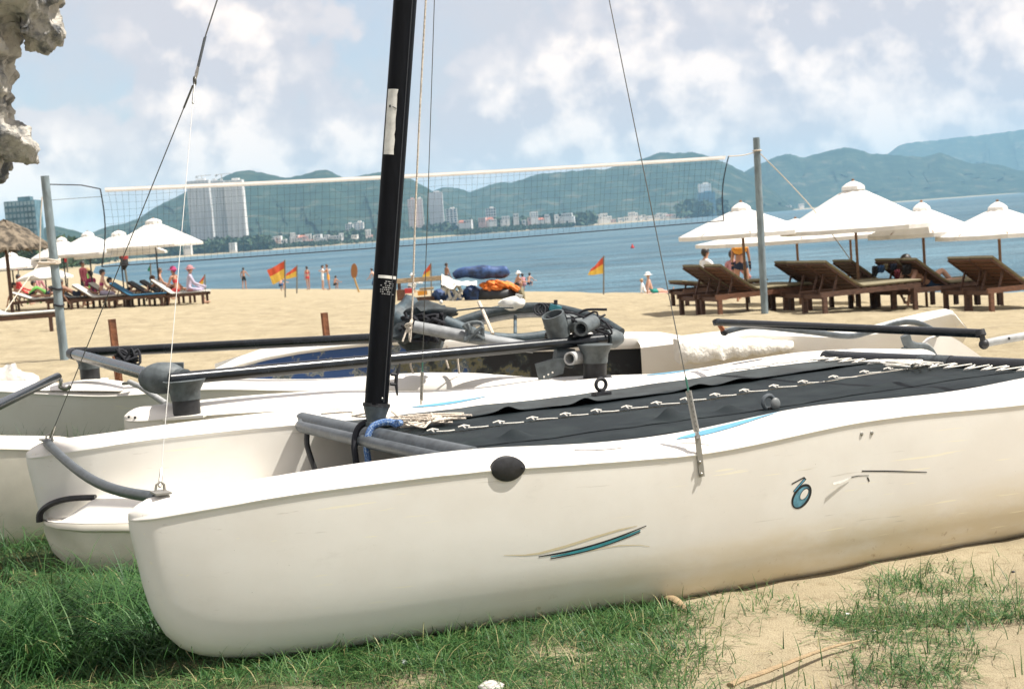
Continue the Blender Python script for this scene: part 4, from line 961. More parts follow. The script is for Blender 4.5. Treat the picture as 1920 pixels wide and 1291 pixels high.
def build_third_boat():
    p0 = at_z(150, 828, .40); p1 = at_z(5, 832, .42)
    m = frame_from(p0, p1, .03, -.04)
    t = thing('catamaran_hull', 'white hull cut by the left edge, showing behind the far bow of the big catamaran', 'boat', mat=m)
    hm = hull_mesh('hull', MHULLC); h = bpy.data.objects.new('hull', hm); COL.objects.link(h); h.parent = t
    a = at_z(108, 706, .50); b = at_z(2, 757, .50); t2 = thing('crossbar_tube', 'dark tube with a shackle end sloping down out of the left edge', 'tube', a)
    MB().tube([a, b, a.lerp(b, 1.5)], .028, 14).build('tube', MTUBE, t2, org=a)
    MB().tube(smooth_path([a+Vector((.0, 0, .01)), a+Vector((.02, 0, -.03)), a+Vector((.01, 0, -.07)), a+Vector((.05, 0, -.085)), a+Vector((.08, 0, -.07))], 4), .014, 8).build('shackle', MSTEEL, t2, org=a)
build_third_boat()
def build_dinghy():
    p = onw(48, 986, -.345); q = onw(248, 974, -.335)
    ax = (q-p); ax.z = 0; ax.normalize(); ay = Vector((-ax.y, ax.x, 0)); az = Vector((0, 0, 1))
    m = BOAT @ Matrix((ax, ay, az)).transposed().to_4x4(); m.translation = BOAT @ p
    t = thing('kayak', 'small white plastic boat with black carry handle, its bow in the grass between the hulls', 'kayak', mat=m)
    mb = MB(); st = [(0, .05, -.03), (.015, .10, -.10), (.05, .15, -.16), (.12, .20, -.22), (.25, .25, -.27), (.5, .29, -.29), (1.0, .31, -.30), (1.8, .31, -.30), (2.4, .26, -.28)]; P = []
    for x, hw, kz in st:
        P.append([(x, .25+hw*a, kz*b) for a, b in ((-1, 0), (-1.04, .06), (-1.04, .10), (-.97, .14), (-.93, .5), (-.72, .85), (-.3, 1), (.3, 1), (.72, .85), (.93, .5), (.97, .14), (1.04, .10), (1.04, .06), (1, 0))])
    mb.grid(P); n = len(P[0]); mb.add(P[0], [tuple(range(n))]); mb.add(P[-1], [tuple(range(n))])
    mb.build('hull', MHULLC, t, angle=50)
    P = []
    for x in np.linspace(0, 2.4, 40):
        hw = float(np.interp(x, [s[0] for s in st], [s[1] for s in st])); rise = .085*float(np.clip((x-.10)/.16, 0, 1)**2*(3-2*np.clip((x-.10)/.16, 0, 1)))
        P.append([(x, .25+hw*a, .002+rise*(1-abs(a)**4)) for a in np.linspace(-1, 1, 13)])
    MB().grid(P).build('deck', MHULL, t, angle=60)
    H = smooth_path([(.005, .14, -.005), (.012, .14, .035), (.06, .14, .070), (.14, .15, .088), (.25, .16, .088)], 5)
    MB().tube(H, .017, 8, ell=(.75, 1.5)).build('carry_handle', MPLAST, t)
    for s in (0, 1): MB().beam((.02, .25+(-.06, .06)[s], .004), (.12, .25+(-.17, .17)[s], .004), .012, .006).build('rim_line', MHULLC, t, smooth=False)
build_dinghy()

# ---- old blue hull with flaking paint and the foam covered float
def peel_material():
    m = bpy.data.materials.new('flaking_blue_paint'); m.use_nodes = True; nt = m.node_tree; N = nt.nodes; L = nt.links; b = N['Principled BSDF']; b.inputs['Roughness'].default_value = .7
    tc = N.new('ShaderNodeTexCoord'); sep = N.new('ShaderNodeSeparateXYZ'); L.new(tc.outputs['Object'], sep.inputs[0])
    n = N.new('ShaderNodeTexNoise'); n.inputs['Scale'].default_value = 4.5; n.inputs['Detail'].default_value = 9; n.inputs['Roughness'].default_value = .65; L.new(tc.outputs['Object'], n.inputs['Vector'])
    a = N.new('ShaderNodeMath'); a.operation = 'MULTIPLY_ADD'; L.new(sep.outputs[0], a.inputs[0]); a.inputs[1].default_value = .125; L.new(n.outputs[0], a.inputs[2])
    r = N.new('ShaderNodeValToRGB'); L.new(a.outputs[0], r.inputs[0]); e = r.color_ramp.elements
    e[0].position = .0; e[0].color = (.025, .075, .22, 1); e[1].position = 1.0; e[1].color = (.015, .017, .02, 1)
    for p, c in ((.60, (.03, .08, .22, 1)), (.625, (.30, .30, .24, 1)), (.645, (.05, .09, .14, 1)), (.69, (.16, .15, .09, 1)), (.715, (.12, .12, .07, 1)), (.74, (.03, .04, .045, 1)), (.79, (.014, .016, .02, 1)), (.86, (.014, .016, .02, 1))): q = e.new(p); q.color = c
    L.new(r.outputs[0], b.inputs['Base Color']); return m
def build_old_hull():
    z = .36; y0 = 10.3
    L_ = at(405, 694, 10.2); R_ = at(1300, 668, 10.9); o = Vector((L_.x, L_.y, G(L_.x, L_.y)))
    t = thing('rowing_boat', 'old blue boat with white rim and flaking paint lying behind the catamarans', 'boat', o)
    ax = Vector((R_.x-L_.x, R_.y-L_.y, 0)); Ln = ax.length; ax.normalize(); ay = Vector((-ax.y, ax.x, 0))
    tops = [(405, 696), (450, 681), (500, 668), (560, 657), (620, 649), (690, 642), (800, 638), (900, 642), (1000, 640), (1100, 638), (1200, 634), (1290, 634)]
    P = []; rim = []; deck = []
    for i, (px, py) in enumerate(tops):
        k = i/(len(tops)-1); y = 10.2+.7*k; p = at(px, py, y); hw = .36*min(1, (k*5+.08))**.7
        zb = G(p.x, p.y)-.02; h = p.z-zb
        sec = [(0, 1.0), (0, .86), (.02, .55), (.10, .25), (.30, .03), (.5, 0)]
        P.append([p+ay*(hw*a) - Vector((0, 0, h*(1-b))) for a, b in sec])
        rim.append(p); deck.append([p+ay*hw*a+Vector((0, 0, .012-.06*a*(1-a)*0)) for a in (-.03, .1, .5, 1, 1.9, 2)])
    MB().grid(P).build('side', peel_material(), t, org=o, angle=60)
    MB().grid(deck).build('deck', MHULLS, t, org=o)
    MB().grid([[p+Vector((0, -.028, .004)), p+Vector((0, -.034, -.04)), p+Vector((0, -.026, -.072))] for p in rim[6:]]).build('gunwale', MHULLS, t, org=o)
    MB().tube([p+Vector((0, -.005, -.004)) for p in rim], .022, 8).build('rim', MHULLS, t, org=o)
    MB().grid([[q[-1] if False else p+ay*.72, p+ay*.72-Vector((0, 0, .3))] for p, q in zip(rim, P)]).build('side', MHULLS, t, org=o)
    # foam covered float
    MFOAM = M('weathered_foam', (.72, .69, .62), .95, col2=(.42, .35, .22), scale=3.5, lo=.54, hi=.68, bump=1.0, bscale=22)
    a = at(1278, 660, 9.9); b = at(1490, 660, 10.3); o2 = Vector((a.x, a.y, G(a.x, a.y)))
    t2 = thing('float', 'rough white foam covered float with chewed edges, right of the black and blue hull', 'float', o2)
    P = []
    for i in range(25):
        k = i/24; px = 1275+215*k; yt = 635+5*k+1.2*math.sin(k*23); yb = 690-28*k-4*abs(math.sin(k*17)); y = 9.9+.4*k; pt = at(px, yt, y); pb = at(px, yb, y)
        row = []
        for j in range(14):
            aa = 2*math.pi*j/14; c = (pt+pb)/2; hz_ = (pt.z-pb.z)/2
            ca, sa = math.cos(aa), math.sin(aa); e = .32; kx = math.copysign(abs(ca)**e, ca); kz = math.copysign(abs(sa)**e, sa)
            d = 1+.16*(float(vnoise(k*26, j*1.9, 8))-.5)
            if i in (0, 24): d *= .86
            row.append(c+Vector((0, .2+.2*kx*d, hz_*kz*d)))
        P.append(row+[row[0]])
    mb = MB(); mb.grid(P); mb.add(P[0], [tuple(range(14))]); mb.add(P[-1], [tuple(range(14))]); mb.build('foam_body', MFOAM, t2, org=o2, angle=70)
    # white hull with a raised end behind the float
    a = at(1225, 640, 10.9); o3 = Vector((a.x, a.y, G(a.x, a.y)))
    t3 = thing('kayak', 'white narrow hull with its end raised towards the right, behind the tiller bar', 'kayak', o3)
    edge = [(1200, 645), (1290, 632), (1369, 614), (1450, 603), (1540, 632), (1600, 628), (1680, 607), (1740, 592), (1775, 583), (1790, 586)]
    edge = [(1200, 646), (1300, 634), (1400, 622), (1500, 624), (1580, 628), (1640, 620), (1700, 604), (1750, 590), (1780, 583), (1789, 586)]
    P = []; n = len(edge)
    for i, (px, py) in enumerate(edge):
        k = i/(n-1); y = 10.6-.5*k; p = at(px, py, y); hw = .17*(1 if k < .6 else 1-.75*((k-.6)/.4)**1.5)
        zb = G(p.x, p.y)+.01; dep = min(p.z-zb, .34) if k < .75 else (.34-.20*(k-.75)/.25)
        P.append([p+Vector((0, 2*hw, 0)), p+Vector((0, hw, .012)), p+Vector((0, 0, 0)), p+Vector((0, -.035, -.02)), p+Vector((.04*k, -.02, -dep*.5)), p+Vector((.12*k, .08*k, -dep)), p+Vector((.12*k, hw*1.6, -dep)), p+Vector((0, 2*hw, 0))])
    mb = MB(); mb.grid(P); mb.add(P[-1][:-1], [tuple(range(7))]); mb.build('hull', MHULLS, t3, org=o3, angle=35)
build_old_hull()

# ---- windsurfing gear heaped on the second boat's frame
MHOOP = M('dark_boom_grip', (.035, .05, .058), .6, var=.3, scale=20, bump=.2)
MSPAR = M('faded_blue_grey_spar', (.055, .08, .095), .6, var=.35, scale=14, bump=.1)
MTARPK = M('dark_folded_sail', (.025, .035, .04), .7, var=.5, scale=8, bump=.4, bscale=20)
def blob(c, r, amp, seed, sub=3, sc=3.0):
    bm = bmesh.new(); bmesh.ops.create_icosphere(bm, subdivisions=sub, radius=1)
    off = Vector((seed*7.3, seed*3.1, seed*1.7))
    for v in bm.verts:
        p = v.co.copy(); d = 1+amp*mnoise.noise(p*sc*.5+off)*1.0+amp*.5*mnoise.noise(p*sc+off)+amp*.25*mnoise.noise(p*sc*2.3+off)
        v.co = Vector((p.x*r[0], p.y*r[1], p.z*r[2]))*d + Vector(c)
    vs = [tuple(v.co) for v in bm.verts]; fs = [tuple(v.index for v in f.verts) for f in bm.faces]; bm.free(); return vs, fs
def build_gear():
    y = 9.15
    def A(px, py, dy=0): return at(px, py, y+dy)
    o = A(920, 640)
    t = thing('windsurf_boom', 'dark wishbone boom lying as an eye shaped hoop across the frame', 'boom', o)
    up_ = smooth_path([A(838, 612, .5), A(880, 597, .55), (A(925, 584, .6)), A(975, 577, .62), A(1030, 577, .6), A(1085, 588, .5), A(1130, 603, .35), A(1165, 624, .2)], 6)
    MB().tube(up_, .030, 10, ell=(1.1, .9)).build('upper_arm', MHOOP, t, org=o)
    MB().tube([p+Vector((0, .02, -.05)) for p in up_], .020, 8).build('arm_lining', MGREYL, t, org=o)
    lo = smooth_path([A(800, 588, .1), A(835, 604, .1), A(872, 618, .12), A(905, 629, .15), A(960, 634, .2), A(1010, 630, .25), A(1060, 620, .3)], 6)
    MB().tube(lo, [.052-.020*min(1, i/20) for i in range(len(lo))], 12).build('lower_arm', MSPAR, t, org=o)
    MB().tube([A(966, 592, .55), A(966, 626, .3)], .011, 8).build('spreader', MSPAR, t, org=o)
    MGREYQ = M('grey_flat_pole', (.24, .25, .255), .6, var=.25, scale=9)
    o = A(880, 625); t = thing('grey_pole', 'pale grey flattened pole slanting over the black tube frame', 'pole', o)
    MB().tube([A(776, 612, -.25), A(870, 630, -.25), A(1000, 652, -.2)], [.045, .047, .042], 12, ell=(.8, 1)).build('shaft', MGREYQ, t, org=o)
    mb = MB(); c = A(888, 622, -.3); MB().tube(smooth_path([c+Vector((random.uniform(-.06, .06), random.uniform(-.03, .03), random.uniform(-.05, .05))) for _ in range(22)], 4), .012, 6).build('knotted_strap', MGREYP, t, org=o)
    o = A(910, 600); t = thing('batten', 'thin pale stick leaning between the boom arms', 'stick', o)
    MB().tube([A(898, 566, .3), A(924, 626, .0)], .012, 8).build('shaft', MROPE, t, org=o)
    # dark bundle of sail and rope right of the mast
    o = A(790, 620)
    t = thing('sail_bundle', 'dark bundle of folded sail and rope just right of the mast', 'sail bundle', o)
    for c, r, sd, m_ in ((A(765, 600, .2), (.16, .14, .13), 1, MSPAR), (A(800, 588, .15), (.15, .12, .075), 2, MTARPK), (A(775, 618, .1), (.15, .13, .08), 3, MTARPK), (A(820, 590, .25), (.11, .1, .04), 4, MTARPK), (A(775, 640, .15), (.07, .06, .11), 5, MTARPK), (A(800, 645, .3), (.10, .06, .09), 8, MGREYP)):
        mb = MB(); mb.add(*blob(c, r, .5, sd, 3, 3.2)); mb.build('fold', m_, t, org=o, angle=70)
    for k in range(16):
        P = [A(745+random.uniform(0, 90), 585+random.uniform(0, 60), random.uniform(-.05, .1)) for _ in range(5)]
        MB().tube(smooth_path(P, 5), .010, 6).build('cord', MROPEK, t, org=o)
    MB().tube([A(838, 584, .1), A(900, 577, .2), A(962, 577, .4)], .006, 5).build('cord', MTARPK, t, org=o)
    for px, py0, py1 in ((838, 648, 690), (858, 650, 700), (772, 668, 700)):
        MB().tube(smooth_path([A(px, py0), A(px+random.uniform(-6, 6), (py0+py1)/2), A(px+3, py1)], 4), .007, 5).build('cord', MROPE, t, org=o)
    MB().sphere(A(827, 566, .4), (.012, .012, .015), 8, 6).build('buckle', MHULLS, t, org=o)
    for k in range(9):
        P = [A(1040+random.uniform(-20, 110), 596+random.uniform(-12, 45), random.uniform(-.25, .1)) for _ in range(5)]
        MB().tube(smooth_path(P, 5), .007, 5).build('cord', MROPEK, t, org=o)
    # pipe fittings
    def pipe(mb, a, b, r, th=.18, n=18):
        a = Vector(a); b = Vector(b); d = (b-a).normalized()
        mb.tube([a, b], r, n, cap=False); mb.tube([a, b], r*(1-th), n, cap=False)
        x = d.orthogonal().normalized(); z = d.cross(x); vs = []
        for e in (a, b):
            for q in (r, r*(1-th)):
                vs += [e+x*q*math.cos(2*math.pi*k/n)+z*q*math.sin(2*math.pi*k/n) for k in range(n)]
        fs = []
        for e in (0, 2):
            for k in range(n): fs.append((e*n+k, e*n+(k+1) % n, (e+1)*n+(k+1) % n, (e+1)*n+k))
        mb.add(vs, fs)
    y = 8.95
    o = A(1050, 610); t = thing('pipe_fitting', 'grey cast pipe fitting with open cup and side sleeve on the frame end', 'pipe fitting', o)
    mb = MB(); pipe(mb, A(1036, 590, -.02)+Vector((.0, -.02, .005)), A(1049, 630), .070, .14); mb.build('cup', MGREYP, t, org=o)
    mb = MB(); pipe(mb, A(1089, 616, -.08), A(1112, 604, .10), .046, .3); mb.build('sleeve', MGREYP, t, org=o)
    MB().tube([A(1058, 606, .02), A(1088, 606, .05)], [.06, .05], 12).build('neck', MGREYP, t, org=o)
    MB().sphere(A(1050, 603, -.085), (.007, .004, .007), 8, 6).build('bolt_hole', MINK, t, org=o)
    o = A(1060, 675); t = thing('pipe_fitting', 'grey plate fitting with a pale pipe end hanging under the frame tube', 'pipe fitting', o)
    mb = MB(); pipe(mb, A(1068, 672, -.14), A(1096, 668, .02), .040, .25); mb.build('pipe_end', MGREYL, t, org=o)
    MB().prism([A(1003, 683, -.1), A(1042, 672, -.1), A(1062, 672, -.1), A(1056, 700, -.1), A(1010, 715, -.1)], (0, 0, 0), (0, .05, 0)).build('plate', MGREYP, t, org=o, smooth=False)
    MB().tube([A(1040, 668, -.02), A(1075, 672, .0)], [.055, .06], 12).build('sleeve', MGREYP, t, org=o)
    for px, py in ((1028, 702), (1020, 706), (1036, 698)): MB().sphere(A(px, py, -.105), (.006, .003, .006), 6, 5).build('bolt_hole', MHULLS, t, org=o)
    y = 9.15
    o = A(1030, 575); t = thing('rope_coil', 'small dark coil of cord with a teal reel on the pipe fitting', 'rope coil', o)
    for k in range(5):
        c = A(1012+k*6, 580, 0); MB().tube([c+Vector((.035*math.cos(a), .02*math.sin(a)+.006*k, .035*math.sin(a))) for a in [2*math.pi*i/12 for i in range(12)]], .006, 5, closed=True).build('turn', MROPEK, t, org=o)
    MB().tube([A(1040, 583), A(1043, 572)], .038, 12).build('reel', M('teal_reel', (.04, .22, .26), .5), t, org=o)
    MB().tube([A(1042, 572), A(1042, 562)], .012, 8).build('reel_knob', MPLAST, t, org=o)
    o = A(1090, 582); t = thing('cord_end', 'stiff black cord end sticking out right over the sand', 'cord', o)
    MB().tube(smooth_path([A(1058, 588), A(1072, 586), A(1080, 590), (A(1092, 583)), A(1105, 580), A(1138, 580)], 5), .008, 6).build('cord', MROPEK, t, org=o)
    o = A(960, 568, .5); t = thing('plastic_bag', 'crumpled white bag on top of the dark boom', 'bag', o)
    mb = MB(); mb.add(*blob(A(960, 568, .5), (.085, .06, .045), .30, 9, 3, 3)); mb.build('bag', MSTICK, t, org=o, angle=50)
    MB().tube([A(972, 560, .5), A(974, 552, .5)], [.02, .026], 8).build('knot', MSTICK, t, org=o)
build_gear()

# ================================================================== ROCKS, POSTS, NET
MROCK = M('pale_limestone', (.46, .43, .375), .95, col2=(.10, .105, .11), scale=6.5, lo=.46, hi=.62, bump=1.0, bscale=34)
def build_rock():
    y = 8.2
    def A(px, py, dy=0): return at(px, py, y+dy)
    A0 = A
    def A(px, py, dy=0): return at(px-11, py-4, y+dy)
    parts = [(A(-60, 20), (.36, .6, .42)), (A(45, -20), (.30, .45, .30)), (A(78, 22), (.13, .26, .23)), (A(104, 42, .05), (.105, .2, .165)), (A(72, 62, -.05), (.115, .2, .13)), (A(90, 78), (.07, .1, .09)), (A(-8, 60), (.15, .4, .3)), (A(-6, 130), (.11, .35, .25)), (A(6, 172), (.095, .3, .13)), (A(-8, 215), (.12, .35, .25)), (A(30, 262), (.12, .25, .12)), (A(58, 272), (.07, .16, .10)), (A(40, 288), (.055, .12, .06)), (A(68, 296), (.045, .1, .05)), (A(-20, 290), (.14, .35, .20)), (A(-4, 330), (.062, .2, .09)),
             (A(-100, 150), (.32, .6, .5)), (A(-170, 330), (.40, .6, .6)), (A(-230, 520), (.40, .65, .7)), (A(-260, 700), (.45, .8, .6)), (A(-260, 830), (.5, .9, .5))]
    mb = MB()
    for i, (c, r) in enumerate(parts): mb.add(*blob(c, tuple(q*.80 for q in r), .30, i+20, 3, 3.0))
    me = mb.mesh('rock', MROCK); o = bpy.data.objects.new('rock', me); COL.objects.link(o)
    r = o.modifiers.new('r', 'REMESH'); r.mode = 'VOXEL'; r.voxel_size = .015
    dg = bpy.context.evaluated_depsgraph_get(); m2 = bpy.data.meshes.new_from_object(o.evaluated_get(dg)); bpy.data.objects.remove(o)
    nV = len(m2.vertices); co = np.empty(nV*3, np.float32); m2.vertices.foreach_get('co', co); co = co.reshape(-1, 3); no = np.empty(nV*3, np.float32); m2.vertices.foreach_get('normal', no); no = no.reshape(-1, 3)
    def n3(s, sd): return (vnoise(co[:, 0]*s+co[:, 1]*s*.7, co[:, 2]*s+co[:, 1]*s*.4, sd)+vnoise(co[:, 2]*s-co[:, 1]*s*.6+50, co[:, 0]*s*.9+co[:, 1]*s, sd+1)-1.0)
    rm = np.array([mnoise.ridged_multi_fractal(Vector(p)*4.2+Vector((3.1, 7.7, 1.3)), .9, 2.1, 6, 1.0, 2.0) for p in co.tolist()], np.float32)
    d = .050*n3(6, 1)+.055*(rm-1.1)+.008*n3(60, 5)-.022
    co += no*d[:, None]; b = A(-260, 900); b.z = G(b.x, b.y)
    m2.vertices.foreach_set('co', (co-np.array(b)).ravel()); m2.name = 'rock'
    m2.materials.clear(); m2.materials.append(MROCK); m2.polygons.foreach_set('use_smooth', np.ones(len(m2.polygons), bool)); m2.update()
    o = bpy.data.objects.new('rock_outcrop', m2); COL.objects.link(o); o.location = b
    tag(o, 'craggy grey limestone outcrop overhanging the top left corner', 'rock')
    p = at_z(12, 735, .0); p = at(20, 705, 11.4); p.z = G(p.x, p.y)
    mb = MB(); mb.add(*blob(Vector((-.05, 0, .22)), (.24, .3, .36), .35, 44, 4, 3.5)); o = mb.build('boulder', M('pale_boulder', (.52, .48, .43), .95, col2=(.16, .17, .17), scale=6, lo=.52, hi=.66, bump=.9, bscale=14), None, angle=70); o.location = p
    tag(o, 'pale pitted boulder on the sand at the left edge', 'rock')
build_rock()
MRUST = M('rusty_iron', (.19, .075, .035), .9, var=.5, scale=14, bump=.4, bscale=60, stretch=(1, 1, .5))
def stake(px0, px1, pytop, pyb, y, label):
    a = at(px0, pyb, y); b = at(px1, pyb, y); tp = at((px0+px1)/2, pytop, y); w = (b-a).length*.75; c = (a+b)/2; zb = G(c.x, c.y)-.05
    mb = MB(); mb.box((0, 0, (tp.z-zb)/2), (w, w, tp.z-zb), Matrix.Rotation(.5, 3, 'Z')); mb.box((w*.35, -.02, (tp.z-zb)*.55), (w*.5, .03, .10), Matrix.Rotation(.3, 3, 'Y'))
    o = mb.build('stake', MRUST, None, smooth=False); o.location = (c.x, c.y, zb); o.rotation_euler = (0, math.radians(-1.2), 0); tag(o, label, 'stake')
stake(218, 234, 597, 722, 11.8, 'rusty iron stake behind the left end of the tube frame')
stake(614, 628, 585, 690, 11.6, 'rusty iron stake standing in front of the blue boat near the mast')

MPOST = M('weathered_grey_post', (.17, .215, .235), .7, var=.25, scale=9, bump=.2, bscale=30, stretch=(1, 1, .3))
MNET = M('net_cord', (.05, .07, .08), .8); MTAPE = M('net_tape_white', (.86, .85, .84), .7, var=.05, scale=4)
def build_net():
    b0 = on_ground(124, 700); b0 = at(124, 700, 21.7); b0.z = G(b0.x, b0.y); b1 = at(1433, 575, 25.4); b1.z = G(b1.x, b1.y)
    t0 = at(84, 330, 21.75); t1 = at(1418, 258, 25.4)
    for b, tp, lb in ((b0, t0, 'leaning grey volleyball post on the left with rope ties'), (b1, t1, 'straight grey volleyball post on the right between the loungers')):
        t = thing('volleyball_post', lb, 'post', b)
        r = .065 if b is b0 else .062
        MB().tube([b-Vector((0, 0, .2)), b.lerp(tp, .4), b.lerp(tp, .75), tp], [r, r, r*.96, r*.93], 14).build('pole', MPOST, t, org=b)
        if b is b0:
            for k, rr, m_ in ((.53, .085, MROPE), (.30, .072, MROPEK), (.39, .07, MROPEK)):
                for q in range(3 if m_ is MROPE else 1): MB().tube([b.lerp(tp, k+.008*q)+Vector((rr*math.cos(a), rr*math.sin(a), .012*math.sin(a*2))) for a in [2*math.pi*i/12 for i in range(12)]], .016, 6, closed=True).build('rope_tie', m_, t, org=b)
            MB().tube(smooth_path([b.lerp(tp, .53)+Vector((.05, -.08, 0)), b.lerp(tp, .53)+Vector((-.12, -.1, .01)), b.lerp(tp, .53)+Vector((-.2, -.1, .02))], 4), .022, 6).build('rope_tie', MROPE, t, org=b)
            MB().tube([b.lerp(tp, .53)+Vector((-.18, -.1, .02)), b.lerp(tp, .78)+Vector((-.10, -.08, 0)), tp+Vector((-.05, -.06, -.3))], .009, 6).build('guy_rope', MROPE, t, org=b)
            MB().tube([b.lerp(tp, .53)+Vector((-.2, -.1, .0)), at(5, 590, 20.5)], .008, 6).build('guy_rope', MROPE, t, org=b)
        else:
            g = at(1545, 418, 27.0); MB().tube(smooth_path([tp-Vector((0, 0, .22)), tp.lerp(g, .5)+Vector((0, 0, -.06)), g, tp.lerp(g, 2.05)+Vector((0, .3, -.1))], 4), .009, 6).build('guy_rope', MROPE, t, org=b)
            MB().tube([tp-Vector((0, 0, .22))+Vector((.068*math.cos(a), .068*math.sin(a), 0)) for a in [2*math.pi*i/12 for i in range(12)]], .014, 6, closed=True).build('rope_tie', MROPE, t, org=b)
    # net
    yl, yr = 22.0, 25.15
    TL, TR = at(188, 354, yl), at(1366, 293, yr); BL, BR = at(191, 500, yl), at(1357, 414, yr)
    o = TL.copy(); t = thing('volleyball_net', 'sagging volleyball net with white top tape strung between two posts', 'net', o)
    def T(k, j):   # k along, j down
        a = TL.lerp(TR, k); b = BL.lerp(BR, k); p = a.lerp(b, j); p.z -= .035*math.sin(math.pi*k)*(1-j*.3)
        p.x += .10*math.sin(math.pi*j)*(1 if k < .03 else -1 if k > .97 else 0)*.6; return p
    rows = [[T(k, -.012), T(k, .045)] for k in np.linspace(.006, .995, 40)]
    mb = MB(); mb.grid(rows); mb.grid([[p+Vector((0, .012, 0)) for p in r] for r in rows]); mb.build('top_tape', MTAPE, t, org=o)
    mb = MB(); mb.tube([T(k, .018)+Vector((0, -.008, 0)) for k in np.linspace(.006, .99, 30)], .005, 5); mb.build('tape_seam', M('tape_seam', (.68, .65, .62), .8), t, org=o)
    mb = MB(); nc = 102
    for i in range(nc+1):
        k = i/nc; ph = .002*math.sin(i*1.7)
        mb.tube([T(min(1, max(0, k+ph*math.sin(j*3))), j) for j in np.linspace(.04, 1, 6)], .0021, 3, cap=False)
    for j in range(1, 11): mb.tube([T(k, j/11) + Vector((0, 0, .006*math.sin(k*60+j))) for k in np.linspace(0, 1, 60)], .0021, 3, cap=False)
    mb.build('net_mesh', MNET, t, org=o); 
    MB().tube([T(k, 1) for k in np.linspace(0, 1, 40)], .009, 5).build('bottom_cord', MROPEK, t, org=o)
    for k in (0, 1): MB().tube([T(k, j) for j in np.linspace(0, 1, 12)], .010, 5).build('side_cord', MROPEK, t, org=o)
    MB().tube([T(0, 0), at(152, 347, 21.9), t0-Vector((0, 0, .12))], .008, 6).build('tie_rope', MROPEK, t, org=o)
    MB().tube([T(0, .1), at(96, 375, 21.8)], .004, 5).build('tie_rope', MWIRE, t, org=o)
    MB().tube(smooth_path([T(1, 0), T(1, 0).lerp(t1-Vector((0, 0, .24)), .5)-Vector((0, 0, .02)), t1-Vector((0, 0, .24))], 4), .009, 6).build('tie_rope', MROPE, t, org=o)
build_net()
# ================================================================== PARASOLS, LOUNGERS
MCANVAS = M('white_canvas', (.80, .78, .735), .9, var=.09, scale=3, trans=.22)
MWOODU = M('parasol_wood', (.20, .105, .05), .6, var=.25, scale=20)
MWOOD = M('dark_lounger_wood', (.085, .042, .026), .65, var=.4, scale=9, stretch=(1, 6, 6))
MWOODR = M('red_lounger_wood', (.135, .058, .030), .6, var=.3, scale=9, stretch=(1, 6, 6))
MCUSH = M('khaki_cushion', (.19, .165, .10), .95, var=.12, scale=10, bump=.2, bscale=80)
MCUSHW = M('white_cushion', (.50, .49, .46), .95, var=.08, scale=10)
MCUSHB = M('blue_cushion', (.025, .12, .22), .95, var=.15, scale=10)
MCUSHK = M('charcoal_cushion', (.05, .055, .06), .95, var=.2, scale=10)
PAN = {}
def parasol(px, pyg, pytop, wpx, label, y=None, edge=None, dark=False, rot=0.2, group='white canvas parasols on the beach'):
    b = on_ground(px, pyg) if y is None else at(px, pyg, y)
    if y is not None: b.z = G(b.x, b.y)
    y = b.y; tp = at(px, pytop, y); H = tp.z-b.z; Rr = wpx/2*y/F
    lean = (tp.x-b.x)*0
    t = thing('parasol', label, 'parasol', b, rot, group)
    hc = H-.10; he = H - (edge if edge else .62)*1.0
    # eight canopy gores with a little sag between the ribs
    if (round(Rr, 3), round(he, 3)) not in PAN:
        a0 = math.pi/8; P = []
        for i in range(7):
            s = i/6; row = []
            for j in range(7):
                q = (j/6-.5)*2; r = .04+(Rr-.04)*s; ang = q*a0
                rr = r*math.cos(a0)/math.cos(ang); z = hc-(hc-he)*(s**1.06) - .035*(1-q*q)*s*(1.2-s)
                row.append((rr*math.cos(ang), rr*math.sin(ang), z))
            P.append(row)
        last = P[-1]; P.append([(x*.995, y_*.995, z-.075) for x, y_, z in last])
        PAN[(round(Rr, 3), round(he, 3))] = MB().grid(P).mesh('canopy_panel', MCANVAS, True, 35)
    me = PAN[(round(Rr, 3), round(he, 3))]
    for k in range(8):
        o = bpy.data.objects.new('canopy_panel', me); COL.objects.link(o); o.parent = t; o.rotation_euler = (0, 0, k*math.pi/4)
    cr_ = Rr*.155
    MB().lathe([(cr_*1.05, hc-.06*cr_/.2), (cr_, hc+.00), (cr_*.62, hc+.055), (.03, hc+.095), (.0, hc+.10)], (0, 0, 0), 8).build('vent_cap', MCANVAS, t, angle=20)
    MB().lathe([(0, H+.04), (.022, H+.03), (.028, H+.01), (.02, H-.02)], (0, 0, 0), 8).build('finial', MWOODU, t)
    MB().tube([(0, 0, -.15), (0, 0, H-.05)], .026, 10).build('pole', MWOODU if not dark else M('dark_pole', (.03, .03, .032), .5), t)
    MB().tube([(0, 0, he-.02), (0, 0, he+.07)], .055, 10).build('hub', MWOODU, t)
    rb = None
    for k in range(8):
        a = (k+.5)*math.pi/4
        if rb is None:
            mb = MB(); mb.beam((.05, 0, hc-.03), (Rr*.98, 0, he-.005), .022, .03); mb.beam((.05, 0, he+.02), (Rr*.52, 0, hc-(hc-he)*.53-.035), .018, .022); rb = mb.mesh('rib', MWOODU, False)
        o = bpy.data.objects.new('rib', rb); COL.objects.link(o); o.parent = t; o.rotation_euler = (0, 0, a)
    return t
parasol(1401, 574, 378, 240, 'white parasol over the first pair of loungers, left of the right post', y=27.2, edge=.56, rot=.35)
parasol(1612, 566, 338, 282, 'largest and tallest white parasol standing in the middle on the right', y=27, edge=.84, rot=.1)
parasol(1737, 556, 378, 205, 'white parasol half covered by the tallest one, above the clothes draped lounger', y=27.6, edge=.56, rot=.3)
parasol(1879, 560, 377, 232, 'white parasol cut by the right edge of the picture', y=26.6, edge=.56, rot=.2)
